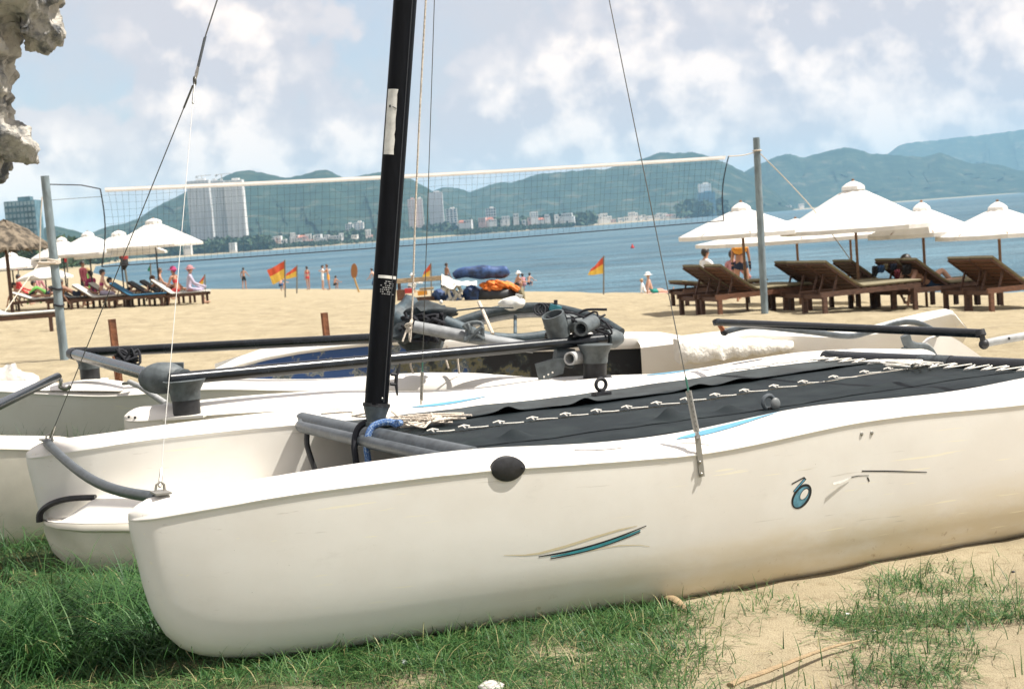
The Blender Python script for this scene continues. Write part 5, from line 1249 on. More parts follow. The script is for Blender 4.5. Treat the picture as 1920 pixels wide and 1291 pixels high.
parasol(1500, 556, 409, 420*.9, 'low white parasol at the back, its wide edge showing left of the tallest one', y=31, edge=.40, rot=.25)
parasol(1600, 552, 410, 300*.7, 'low white parasol at the back, showing under the tallest one on the right', y=32, edge=.34, rot=.1)
parasol(301, 562, 408, 190, 'tallest of the left parasols, its dark pole in front of the sea', y=51.8, edge=.94, dark=True, rot=.2)
parasol(234, 560, 431, 172, 'left parasol directly left of the tallest left one', y=53.5, edge=.85, dark=True, rot=.5)
parasol(176, 560, 433, 150, 'left parasol above the waiter in the dark red vest', y=53, edge=.76, dark=True, rot=.1)
parasol(126, 556, 443, 120, 'small left parasol just right of the leaning post', y=54, edge=.70, dark=True, rot=.4)
parasol(28, 552, 472, 146, 'left edge parasol under the straw roof', y=54, edge=.56, dark=True, rot=.3)
parasol(88, 552, 492, 106, 'lowest left parasol behind the leaning post', y=56, edge=.56, dark=True, rot=.15)

LM = {}
def lounger(px, py, label, cush=MCUSH, wood=MWOOD, yaw=None, back=True, red=False, y=None, ang=38, group='wooden sun loungers facing the sea'):
    p = on_ground(px, py)
    if y is not None: p = at(px, py, y); p.z = G(p.x, p.y)
    yaw = math.atan2(.48, .877)-.12 if yaw is None else yaw
    t = thing('sun_lounger', label, 'lounger', p, yaw, group); key = ang
    def mk(name, mb, mat, sm=False):
        k = (name, ang, mat.name)
        if k not in LM: LM[k] = mb().mesh(name, mat, sm, 40)
        o = bpy.data.objects.new(name, LM[k]); COL.objects.link(o); o.parent = t; return o
    ang = ang-3; h = .33; hx = .78; Lb = .80; ca, sa = math.cos(math.radians(ang)), math.sin(math.radians(ang))
    B = lambda s, yy, off=0: Vector((hx-s*ca+off*sa, yy, h+.03+s*sa+off*ca))
    for k, yy in enumerate((-.31, .31)):
        mk('rail%d' % k, lambda: MB().beam((-.02, yy, h-.02), (2.0, yy, h-.02), .04, .085), MWOODR if (red and yy < 0) else wood).name = 'rail'
    for k, (x, yy) in enumerate(((.06, -.31), (.06, .31), (1.88, -.31), (1.88, .31))):
        o = mk('leg%d' % k, lambda: MB().box((x, yy*.98, (h-.06)/2-.05), (.075, .06, h+.04)), MWOODR if (red and yy < 0) else wood); o.name = 'leg'
    o = mk('cross_rail', lambda: MB().box((.06, 0, h-.06), (.05, .60, .07)), wood)
    for i in range(8):
        o = mk('seat%d' % i, lambda: MB().box((.88+i*.15, 0, h+.032), (.09, .58, .02)), wood); o.name = 'slat'
    for k, yy in enumerate((-.27, .27)):
        o = mk('back%d' % k, lambda: MB().beam(B(0, yy), B(Lb, yy), .035, .045), wood); o.name = 'back_rail'
    for i in range(7):
        s = .07+i*.115
        o = mk('bslat%d' % i, lambda: MB().beam(B(s-.035, 0)+Vector((0, 0, 0)), B(s+.035, 0), .58, .018), MWOODR if red else wood); o.name = 'slat'
    for k, yy in enumerate((-.2, .2)): mk('prop%d' % k, lambda: MB().beam((.30, yy, h-.03), B(.45, yy), .03, .03), wood).name = 'prop'
    def cushion():
        pts = [B(Lb+.02, 0, .05)] + [B(Lb*(1-i/5), 0, .05) for i in range(1, 5)] + [Vector((hx+.03, 0, h+.085)), Vector((hx+.15, 0, h+.075))]+[Vector((hx+.15+(1.10)*i/5, 0, h+.075)) for i in range(1, 6)]
        pts = smooth_path(pts, 2); P = []
        for i, q in enumerate(pts):
            tn_ = (pts[min(i+1, len(pts)-1)]-pts[max(i-1, 0)]).normalized(); nn = Vector((-tn_.z, 0, tn_.x))
            if nn.z < 0: nn = -nn
            e = .8 if i in (0, len(pts)-1) else 1
            P.append([q+nn*a*e+Vector((0, b, 0)) for a, b in ((-.035, -.29), (-.022, -.31), (.0, -.315), (.012, -.28), (.016, 0), (.012, .28), (.0, .315), (-.022, .31), (-.035, .29), (-.035, -.29))])
        mb = MB(); mb.grid(P); mb.add(P[0][:-1], [tuple(range(9))]); mb.add(P[-1][:-1], [tuple(range(9))]); return mb
    mk('cushion', cushion, cush, True)
    return t
lounger(1288, 576, 'farther lounger of the pair at the left end of the right hand group', y=26.6)
lounger(1328, 578, 'reddish nearer lounger of the pair beside the right volleyball post', red=True, y=25.9)
lounger(1462, 574, 'lounger at the back left of the trio just right of the volleyball post', y=26.4)
lounger(1486, 577, 'middle lounger of the trio, its back just behind the foremost one', y=25.7)
lounger(1522, 578, 'foremost lounger of the trio, its long foot end reaching right', y=24.9)
lounger(1572, 567, 'single lounger behind the foot of the trio under the tallest parasol', y=27.3)
lounger(1652, 564, 'lounger draped with dark towels and clothes', y=26.4)
lounger(1690, 562, 'lounger with a sunbather whose bare knees show', y=26.0)
lounger(1790, 560, 'farther lounger of the last pair on the right', red=True, y=25.0)
lounger(1830, 561, 'nearest lounger of the last pair, cut by the right edge', red=True, y=24.4)
lounger(1270, 560, 'low far lounger whose foot end shows left of the first pair', y=31, ang=12)
Yv = -.05
lounger(24, 556, 'white lounger at the left edge with a sunbather lying on it', MCUSHW, yaw=Yv, ang=24, y=53)
lounger(92, 559, 'dark lounger partly hidden by the leaning post', MCUSHK, yaw=Yv, ang=36, y=52)
lounger(136, 561, 'white lounger just right of the leaning post', MCUSHW, yaw=Yv, ang=38, y=51)
lounger(166, 561, 'cream lounger with the seated dark haired woman', MCUSHW, yaw=Yv, ang=40, y=52.5)
lounger(206, 564, 'lounger with a blue cushion in the middle of the left row', MCUSHB, yaw=Yv, ang=38, y=50.5)
lounger(240, 562, 'charcoal lounger right of the blue cushioned one', MCUSHK, yaw=Yv, ang=38, y=52)
lounger(262, 562, 'charcoal lounger behind the last one of the left row', MCUSHK, yaw=Yv, ang=40, y=52.5)
lounger(282, 564, 'last lounger of the left row with the two pink hatted women', MCUSHW, yaw=Yv, ang=42, y=50.5)
lounger(-60, 598, 'nearest left lounger, only its foot end inside the frame', MCUSHW, yaw=.05, ang=30, y=33)

# ================================================================== PEOPLE
SKIN = {'fair': M('fair_skin', (.56, .33, .235), .55, var=.06, scale=8), 'tan': M('tanned_skin', (.42, .22, .14), .55, var=.06, scale=8), 'brown': M('brown_skin', (.25, .125, .075), .55, var=.06, scale=8)}
CLOTH = {n: M('cloth_'+n, c, .9, var=.1, scale=20) for n, c in {'white': (.74, .73, .71), 'darkred': (.14, .02, .03), 'green': (.12, .33, .07), 'teal': (.02, .25, .21), 'blue': (.03, .075, .17), 'navy': (.02, .03, .06), 'pink': (.42, .20, .21), 'red': (.5, .05, .05), 'orange': (.75, .33, .05), 'black': (.02, .02, .022), 'magenta': (.38, .05, .15), 'yellow': (.75, .50, .05), 'lilac': (.45, .40, .50)}.items()}
HAIRM = {'dark': M('dark_hair', (.018, .013, .010), .5), 'blond': M('blond_hair', (.42, .27, .12), .5), 'brown': M('brown_hair', (.10, .05, .025), .5), 'grey': M('grey_hair', (.35, .34, .33), .6)}
def person(loc, label, height=1.68, pose='stand', yaw=0.0, skin='fair', top=None, bottom='navy', hat=None, hair='dark', build=1.0, arms=None, seat=None, roll=None):
    """One skinned body: pelvis, spine, neck, head, limbs, five-fingered hands; clothes and hair are children."""
    s = height/1.70; P = {
        'stand': dict(tor=2, th=(4, -4), kn=(6, 4), sa=(8, -4), el=(14, 12), ab=8),
        'walk': dict(tor=4, th=(22, -18), kn=(12, 22), sa=(-20, 22), el=(20, 25), ab=8),
        'wade': dict(tor=6, th=(8, -6), kn=(10, 8), sa=(24, 10), el=(40, 30), ab=24),
        'bend': dict(tor=38, th=(14, 4), kn=(14, 8), sa=(30, 20), el=(25, 30), ab=14),
        'hug': dict(tor=5, th=(3, -3), kn=(5, 5), sa=(48, 40), el=(70, 75), ab=16),
        'sit': dict(tor=10, th=(88, 84), kn=(78, 70), sa=(26, 18), el=(40, 35), ab=12),
        'sitlong': dict(tor=-14, th=(88, 98), kn=(4, 40), sa=(-20, -12), el=(12, 20), ab=16),
        'squat': dict(tor=26, th=(112, 106), kn=(128, 124), sa=(40, 36), el=(40, 46), ab=12),
        'lounge': dict(tor=-56, th=(92, 122), kn=(4, 78), sa=(-46, -30), el=(30, 60), ab=18),
        'prone': dict(tor=62, th=(-88, -84), kn=(6, 4), sa=(110, 96), el=(80, 60), ab=14)}[pose]
    R = math.radians; V = []; E = []; RAD = []
    def add(p, r, par):
        V.append(Vector(p)); RAD.append(r if isinstance(r, tuple) else (r, r)); i = len(V)-1
        if par is not None: E.append((par, i))
        return i
    def dn(a): return Vector((math.sin(R(a)), 0, -math.cos(R(a))))
    def upd(a): return Vector((math.sin(R(a)), 0, math.cos(R(a))))
    b = build; O = Vector((0, 0, 0)); seg = {}
    pel = add(O, (.125*b, .105*b), None); w1 = add(O+upd(P['tor'])*.14, (.115*b, .09*b), pel); ch = add(O+upd(P['tor']*1.1)*.34, (.135*b, .105*b), w1); sh = add(V[ch]+upd(P['tor']*1.1)*.12, (.095, .085), ch)
    nk = add(V[sh]+upd(P['tor']*.7)*.085, .05, sh); hd = V[nk]+upd(P['tor']*.35)*.11+Vector((.015, 0, 0)); h1 = add(V[nk]+upd(P['tor']*.3)*.06+Vector((.008, 0, 0)), .066, nk); h2 = add(hd+Vector((.01, 0, .03)), .088, h1); h3 = add(hd+Vector((-.004, 0, .095)), .066, h2)
    nose = add(hd+Vector((.095, 0, .005)), .014, h2)
    arm_e = []; leg_e = []
    for k, sd in enumerate((-1, 1)):
        hip = add(V[pel]+Vector((0, sd*.088*b, -.03)), (.088*b, .088*b), pel)
        d = dn(P['th'][k]); kn = add(V[hip]+d*.42+Vector((0, sd*.012, 0)), .056, hip)
        d2 = dn(P['th'][k]-P['kn'][k]); md = add(V[kn]+d2*.13+Vector((0, sd*.002, 0)), .054, kn); an = add(V[kn]+d2*.405, .036, md)
        fd = Vector((math.cos(R(P['th'][k]-P['kn'][k])), 0, math.sin(R(P['th'][k]-P['kn'][k]))))
        heel = add(V[an]+d2*.045-fd*.02, .032, an); ball = add(V[an]+d2*.055+fd*.13+Vector((0, sd*.02, 0)), (.040, .024), heel); toe = add(V[ball]+fd*.06, (.03, .016), ball)
        A_ = P['sa'][k]; so = add(V[sh]+Vector((0, sd*.165, .005)), .054, sh); side = math.sin(R(P['ab'])); d = dn(A_)*math.cos(R(P['ab']))+Vector((0, sd*side, 0))
        el = add(V[so]+d*.29, .036, so); d3 = dn(A_+P['el'][k])+Vector((0, sd*side*.2, 0)); d3.normalize(); wr = add(V[el]+d3*.25, .025, el)
        pm = add(V[wr]+d3*.075, (.034, .020), wr); lat = Vector((0, 1, 0)).cross(d3).normalized()
        for q, (ln, of) in enumerate(((.075, -.026), (.088, -.009), (.082, .009), (.064, .026))):
            f1 = add(V[pm]+d3*ln*.55+lat*of, .0095, pm); add(V[f1]+d3*ln*.5+lat*of*.15+Vector((0, -sd*.012, 0)), .008, f1)
        f1 = add(V[wr]+d3*.05-lat*.042, .011, pm); add(V[f1]+d3*.035-lat*.012, .009, f1)
        leg_e += [(hip, kn)]
    me = bpy.data.meshes.new('body'); me.from_pydata([v*s for v in V], E, []); o = bpy.data.objects.new('person', me); COL.objects.link(o)
    sk = o.modifiers.new('skin', 'SKIN'); sk.use_smooth_shade = True; sk.branch_smoothing = .6
    for i, d in enumerate(me.skin_vertices[0].data): d.radius = (RAD[i][0]*s, RAD[i][1]*s); d.use_root = (i == 0)
    ss = o.modifiers.new('sub', 'SUBSURF'); ss.levels = 1; ss.render_levels = 1
    dg = bpy.context.evaluated_depsgraph_get(); m2 = bpy.data.meshes.new_from_object(o.evaluated_get(dg)); o.modifiers.clear(); bpy.data.meshes.remove(me) if False else None
    o.data = m2; m2.name = 'person'; m2.materials.clear(); m2.materials.append(SKIN[skin]); m2.shade_smooth()
    zmin = min(v.co.z for v in m2.vertices)
    z = -zmin if seat is None else seat+.10*s
    o.location = Vector(loc)+Vector((0, 0, z)); o.rotation_euler = (0, 0, yaw)
    tag(o, label, 'person')
    def wear(name, mat, test, off):
        nm = [v.normal.copy() for v in m2.vertices]; fs = [tuple(p.vertices) for p in m2.polygons if test(p.center/s)]
        if not fs: return
        ids = sorted({i for f in fs for i in f}); mp = {i: k for k, i in enumerate(ids)}
        c = MB(); c.add([m2.vertices[i].co+nm[i]*off for i in ids], [tuple(mp[i] for i in f) for f in fs]); c.build(name, mat, o, angle=80)
    ax = upd(P['tor']); thd = [(V[a], V[b_]) for a, b_ in leg_e]
    def alongT(c): return c.dot(ax)
    def thigh(c, lim):
        for a, b_ in thd:
            d = (b_-a); L2 = d.length; d.normalize(); q = (c-a).dot(d)
            if -.05 < q < lim*L2 and (c-a-d*q).length < .13*b: return True
        return False
    if top:
        bik = pose != 'x' and top.startswith('bikini'); tc_ = CLOTH[top.replace('bikini_', '')]
        if bik: wear('bikini_top', tc_, lambda c: .27 < alongT(c) < .35 and abs(c.y) < .17, .006)
        else: wear('shirt', tc_, lambda c: .0 < alongT(c) < .53 and (c-V[nk]).length > .07 and (abs(c.y) < .30), .014)
    if bottom:
        bk = bottom.startswith('bikini'); mc = CLOTH[bottom.replace('bikini_', '')]
        wear('bikini_bottom' if bk else 'shorts', mc, (lambda c: -.12 < alongT(c) < .06 and abs(c.y) < .2*b and not thigh(c-Vector((0, 0, 0)), 0) or (-.12 < alongT(c) < .05 and (c-V[pel]).length < .15)) if bk else (lambda c: (-.16 < alongT(c) < .10 and (c-V[pel]).length < .24) or thigh(c, .62)), .010)
    hc = hd*s
    def cap(name, mat, r, dz, z0=-.2, off=(-.012, 0, .012)):
        mb = MB(); rr = r*s; vs = []; mb.sphere((0, 0, 0), (rr*1.08, rr*.95, rr*1.12), 12, 9); mb.v = [(x, y_, z_) for x, y_, z_ in mb.v]
        keep = [f for f in mb.f if sum(mb.v[i][2] for i in f)/len(f) > z0*rr or sum(mb.v[i][0] for i in f)/len(f) < -.25*rr]; mb.f = keep
        c = hc+Vector(off)*s+Vector((0, 0, .03*s)); mb.v = [(x+c.x, y_+c.y, z_+c.z+dz*s) for x, y_, z_ in mb.v]; mb.build(name, mat, o, angle=80)
    cap('hair', HAIRM[hair], .104, 0, .15)
    if hat:
        cap('hat', CLOTH[hat], .112, .012, .25)
        MB().lathe([(.09*s, 0), (.19*s, -.02*s), (.19*s, -.012*s), (.09*s, .012*s)], hc+Vector((0, 0, .06*s)), 14).build('hat_brim', CLOTH[hat], o)
    return o
SEAW = -1.5
def stand_at(px, pyf, **k): return on_ground(px, pyf)
def at_y(px, y):
    p = at(px, 430, y); p.z = G(p.x, p.y); return p
N_, S_ = math.pi/2, -math.pi/2
person(at_y(569, 108), 'slim person in swimwear standing at the water right of the two flags', 1.66, 'stand', 2.2, 'tan', 'bikini_red', 'bikini_red')
person(at_y(597, 107), 'person in a white shirt and pale shorts embraced at the water edge', 1.72, 'hug', .1, 'fair', 'white', 'white', hair='dark')
person(at_y(608, 106), 'bare chested person holding the white shirted one at the water edge', 1.78, 'hug', 3.0, 'tan', None, 'orange', hair='brown')
person(at_y(449, 118), 'wading person in dark shorts nearest the last left lounger', 1.68, 'wade', 1.4, 'tan', None, 'black')
person(at_y(516, 96), 'person squatting on the sand below the bigger flag', 1.6, 'squat', 1.2, 'fair', None, 'blue')
person(at_y(618, 112), 'small swimmer sitting in the shallows right of the embracing pair', 1.5, 'squat', 1.0, 'tan', None, 'black')
person(at_y(690, 108), 'person in a blue top squatting left of the mast', 1.65, 'squat', .4, 'tan', 'blue', 'navy')
person(at_y(698, 104), 'bare backed person bent forward touching the left side of the mast', 1.6, 'bend', 2.6, 'fair', None, 'pink')
person(at_y(758, 78), 'person in a white shirt and cap just right of the mast', 1.5, 'squat', .4, 'tan', 'white', 'navy', hat='white')
person(at_y(831, 80), 'tanned person standing behind the heap of beach gear', 1.55, 'stand', .5, 'brown', None, 'navy')
person(at_y(957, 74), 'person in a white hat sitting beside the orange jackets', 1.6, 'squat', .4, 'tan', None, 'black', hat='white')
person(at_y(976, 86), 'dark haired bather crouching at the water right of the heap', 1.5, 'squat', 2.0, 'tan', 'pink', 'pink')
person(at_y(983, 92), 'bather with wet hair beside the crouching one right of the heap', 1.5, 'squat', 1.0, 'fair', None, 'navy')
person(at_y(1215, 62), 'sunbather with white cap and teal shorts sitting on a towel before the sea', 1.7, 'sitlong', .15, 'fair', None, 'teal', hat='white', seat=.04)
person(at_y(1201, 63), 'child lying on the towel beside the white capped sunbather', 1.2, 'sitlong', .0, 'fair', 'white', 'white', seat=.04, hair='blond')
person(at_y(1385, 34.5), 'woman in orange headscarf and dark bikini seen from behind at the parasol pole', 1.58, 'stand', 1.35, 'tan', 'bikini_navy', 'bikini_navy', hat=None, hair='blond', build=1.25)
person(at_y(1313, 36), 'person sitting up behind the first pair of loungers, only the capped head showing', 1.7, 'sit', .5, 'tan', 'white', 'navy', hair='dark', seat=.42)
person(at_y(1366, 38), 'dark haired person in pink sitting left of the standing woman', 1.66, 'sit', .9, 'tan', 'pink', 'pink', seat=.42)
def on_lounger(px, y, label, pose, dz=.46, **k):
    p = at_y(px, y); return person(p, label, pose=pose, seat=dz, **k)
on_lounger(1738, 26.4, 'sunbather lying on a right hand lounger with one knee raised', 'lounge', .36, yaw=.38, skin='fair', bottom='blue')
on_lounger(322, 50.7, 'woman with a red pink cap sitting at the middle of the last left lounger', 'sit', .44, yaw=2.7, skin='tan', top='bikini_red', bottom='bikini_red', hat='magenta')
on_lounger(343, 50.3, 'woman in pale pink hat and white top at the last left lounger\'s foot', 'sit', .44, yaw=.2, skin='fair', top='lilac', bottom='pink', hat='pink')
on_lounger(303, 52.5, 'person lying back behind the two pink hatted women', 'lounge', .44, yaw=0, skin='tan', bottom='black', hair='brown')
on_lounger(287, 60, 'person sitting by the green pennant in the left row', 'sit', .44, yaw=.2, skin='tan', top=None, bottom='navy', hair='brown')
on_lounger(222, 52.0, 'sunbather on the blue cushioned lounger with knees up', 'lounge', .44, yaw=-.05, skin='fair', bottom='black')
on_lounger(178, 51.2, 'dark haired woman in a bikini sitting upright, seen from behind', 'sit', .46, yaw=.2, skin='fair', top='bikini_magenta', bottom='bikini_lilac')
on_lounger(165, 54, 'person in magenta leaning beside the dark haired woman', 'sit', .44, yaw=2.6, skin='fair', top='magenta', bottom='magenta')
on_lounger(130, 51.2, 'tanned man lying on the white lounger right of the leaning post', 'lounge', .46, yaw=-.05, skin='brown', bottom='navy')
on_lounger(40, 53.2, 'sunbather lying flat on the white lounger at the left edge', 'lounge', .42, yaw=-.05, skin='tan', bottom='bikini_black')
on_lounger(76, 58, 'person lying behind the left edge sunbather', 'lounge', .44, yaw=0, skin='fair', top='green', bottom='navy')
on_lounger(20, 62, 'person in red sitting far back at the left edge', 'sit', .44, yaw=.5, skin='fair', top='red', bottom='navy')
on_lounger(60, 66, 'person in pink sitting far back under the low left parasols', 'sit', .44, yaw=-.4, skin='fair', top='pink', bottom='white')
person(at_y(147, 57), 'waiter in a dark red vest standing in the left row', 1.66, 'stand', -.3, 'brown', 'darkred', 'black')
person(at_y(158, 58), 'person wrapped in bright green standing right of the waiter', 1.4, 'stand', 2.9, 'fair', 'green', 'green', hair='blond')
# bathers far out: only heads and shoulders above the water
def bather(px, py, skin, hair, label):
    d = ray(px, py+1.5); k = (SEA-EYE)/d.z; p = Vector((d.x*k, d.y*k, SEA)); o = person(p, label, 1.68, 'wade', 1.3, skin, None, 'navy', hair=hair); o.location.z = SEA-1.0*1.0+.0
G_ = 'bathers standing in the sea'
for px, py, sk_, hr, lb in ((1025, 529, 'fair', 'blond', 'blond bather in the sea left of the lone flag'), (1056, 528, 'tan', 'dark', 'dark haired bather in the sea just left of the lone flag'), (1094, 508, 'tan', 'dark', 'far swimmer beside the tip of the lone flag'), (430, 524, 'fair', 'brown', 'bather in the sea left of the wading person')):
    bather(px, py, sk_, hr, lb)

# ================================================================== FLAGS, HEAP, ODDS AND ENDS
MFR = M('flag_red', (.62, .10, .045), .8, var=.1, scale=4, trans=.3); MFY = M('flag_yellow', (.80, .52, .09), .8, var=.1, scale=4, trans=.3); MPOLEF = M('flag_pole', (.16, .15, .12), .6)
def flag(px, pyg, y, corners, label, pole_top, split=.45, cat='flag', ma=None, mb_=None):
    b = at(px, pyg, y); b.z = G(b.x, b.y); tp = at(*pole_top, y); t = thing('flag', label, cat, b)
    MB().tube([b-Vector((0, 0, .2)), tp], .016*y/40+.006, 6).build('flag_pole', MPOLEF, t, org=b)
    c = [at(x, yy, y) for x, yy in corners]   # hoist top, fly top, fly bottom, hoist bottom
    def Q(a, bb): 
        l = c[0].lerp(c[3], bb); r = c[1].lerp(c[2], bb); p = l.lerp(r, a); L_ = (c[0]-c[1]).length
        return p+Vector((0, .10*L_*math.sin(a*7+bb*2)*a, .03*L_*math.sin(a*6+1)*a))
    for m_, s0, s1, nm in ((ma or MFR, 0, split, 'red_half'), (mb_ or MFY, split, 1, 'yellow_half')):
        if s1-s0 < .01: continue
        P = [[Q(a, s0+(s1-s0)*k/4) for k in range(5)] for a in np.linspace(0, 1, 12)]; n_ = nm if ma is None else 'cloth'
        MB().grid(P).build(n_, m_, t, org=b)
    return t
flag(535, 565, 66, [(535, 488), (500, 507), (511, 534), (534, 521)], 'bigger red and yellow beach flag of the pair', (534, 487))
flag(555, 540, 78, [(557, 498), (537, 513), (533, 524), (556, 519)], 'smaller red and yellow beach flag behind the bigger one', (557, 497))
flag(1131, 550, 58, [(1132, 480), (1108, 505), (1102, 516), (1131, 513)], 'lone red and yellow beach flag in front of the open sea', (1132, 479))
flag(808, 545, 72, [(807, 494), (796, 508), (790, 524), (806, 522)], 'red and yellow flag beside the mast behind the gear heap', (808, 493))
flag(384, 540, 84, [(383, 516), (374, 528), (368, 537), (381, 535)], 'small drooping red and yellow flag by the left loungers', (384, 514))
flag(125, 560, 58, [(126, 470), (117, 471), (118, 490), (126, 492)], 'plain red flag hanging beside the leaning post', (126, 469), 1.0, ma=M('plain_red', (.5, .03, .03), .8, trans=.2))
flag(34, 552, 70, [(34, 497), (27, 498), (28, 506), (34, 507)], 'small red flag above the left edge sunbathers', (34, 496), 1.0, ma=MATS['plain_red'])
flag(282, 545, 64, [(282, 495), (277, 505), (276, 508), (284, 508)], 'small green pennant behind the left loungers', (282, 493), 1.0, ma=M('pennant_green', (.03, .22, .12), .8))
# furled sign on the left beach: dark figure of a rolled flag with red cap
b = at_y(232, 56); t = thing('furled_flag', 'dark furled flag with a red tip on a pole among the left loungers', 'flag', b)
MB().tube([b-Vector((0, 0, .2)), at(232, 487, 56)], .04, 8).build('pole', MPOLEF, t, org=b)
MB().tube([at(232, 506, 56), at(233, 494, 56), at(234, 482, 56)], [.05, .17, .10], 10).build('furled_cloth', CLOTH['black'], t, org=b); MB().tube([at(233, 488, 56), at(233, 480, 56), at(230, 476, 56)], [.12, .16, .10], 10).build('red_tip', CLOTH['red'], t, org=b)
MB().prism([at(224, 476, 56), at(240, 475, 56), at(240, 486, 56), at(223, 484, 56)], (0, 0, 0), (0, .05, 0)).build('board', M('brown_board', (.26, .07, .035), .8), t, org=b, smooth=False)
b = at_y(666, 84); t = thing('paddle_sign', 'brown paddle shaped sign stuck in the sand left of the mast', 'sign', b)
MB().tube([b-Vector((0, 0, .3)), at(664, 520, 84)], .05, 8).build('handle', M('paddle_yellow', (.42, .25, .07), .7), t, org=b)
P = [at(664+6.2*math.cos(a)*(1), 508+14.5*math.sin(a), 84) for a in [2*math.pi*i/20 for i in range(20)]]; MB().prism(P, (0, 0, 0), (0, .06, 0)).build('blade', M('paddle_brown', (.30, .13, .045), .7), t, org=b)
d = ray(1186, 465); k = (SEA-EYE)/d.z; p = d*k+Vector((0, 0, EYE)); t = thing('buoy', 'small red buoy floating alone far out on the bay', 'buoy', p)
MB().lathe([(0, -.1), (.22, -.05), (.26, .1), (.2, .22), (.1, .32), (.08, .5), (0, .56)], (0, 0, 0), 10).build('float', CLOTH['red'], t)

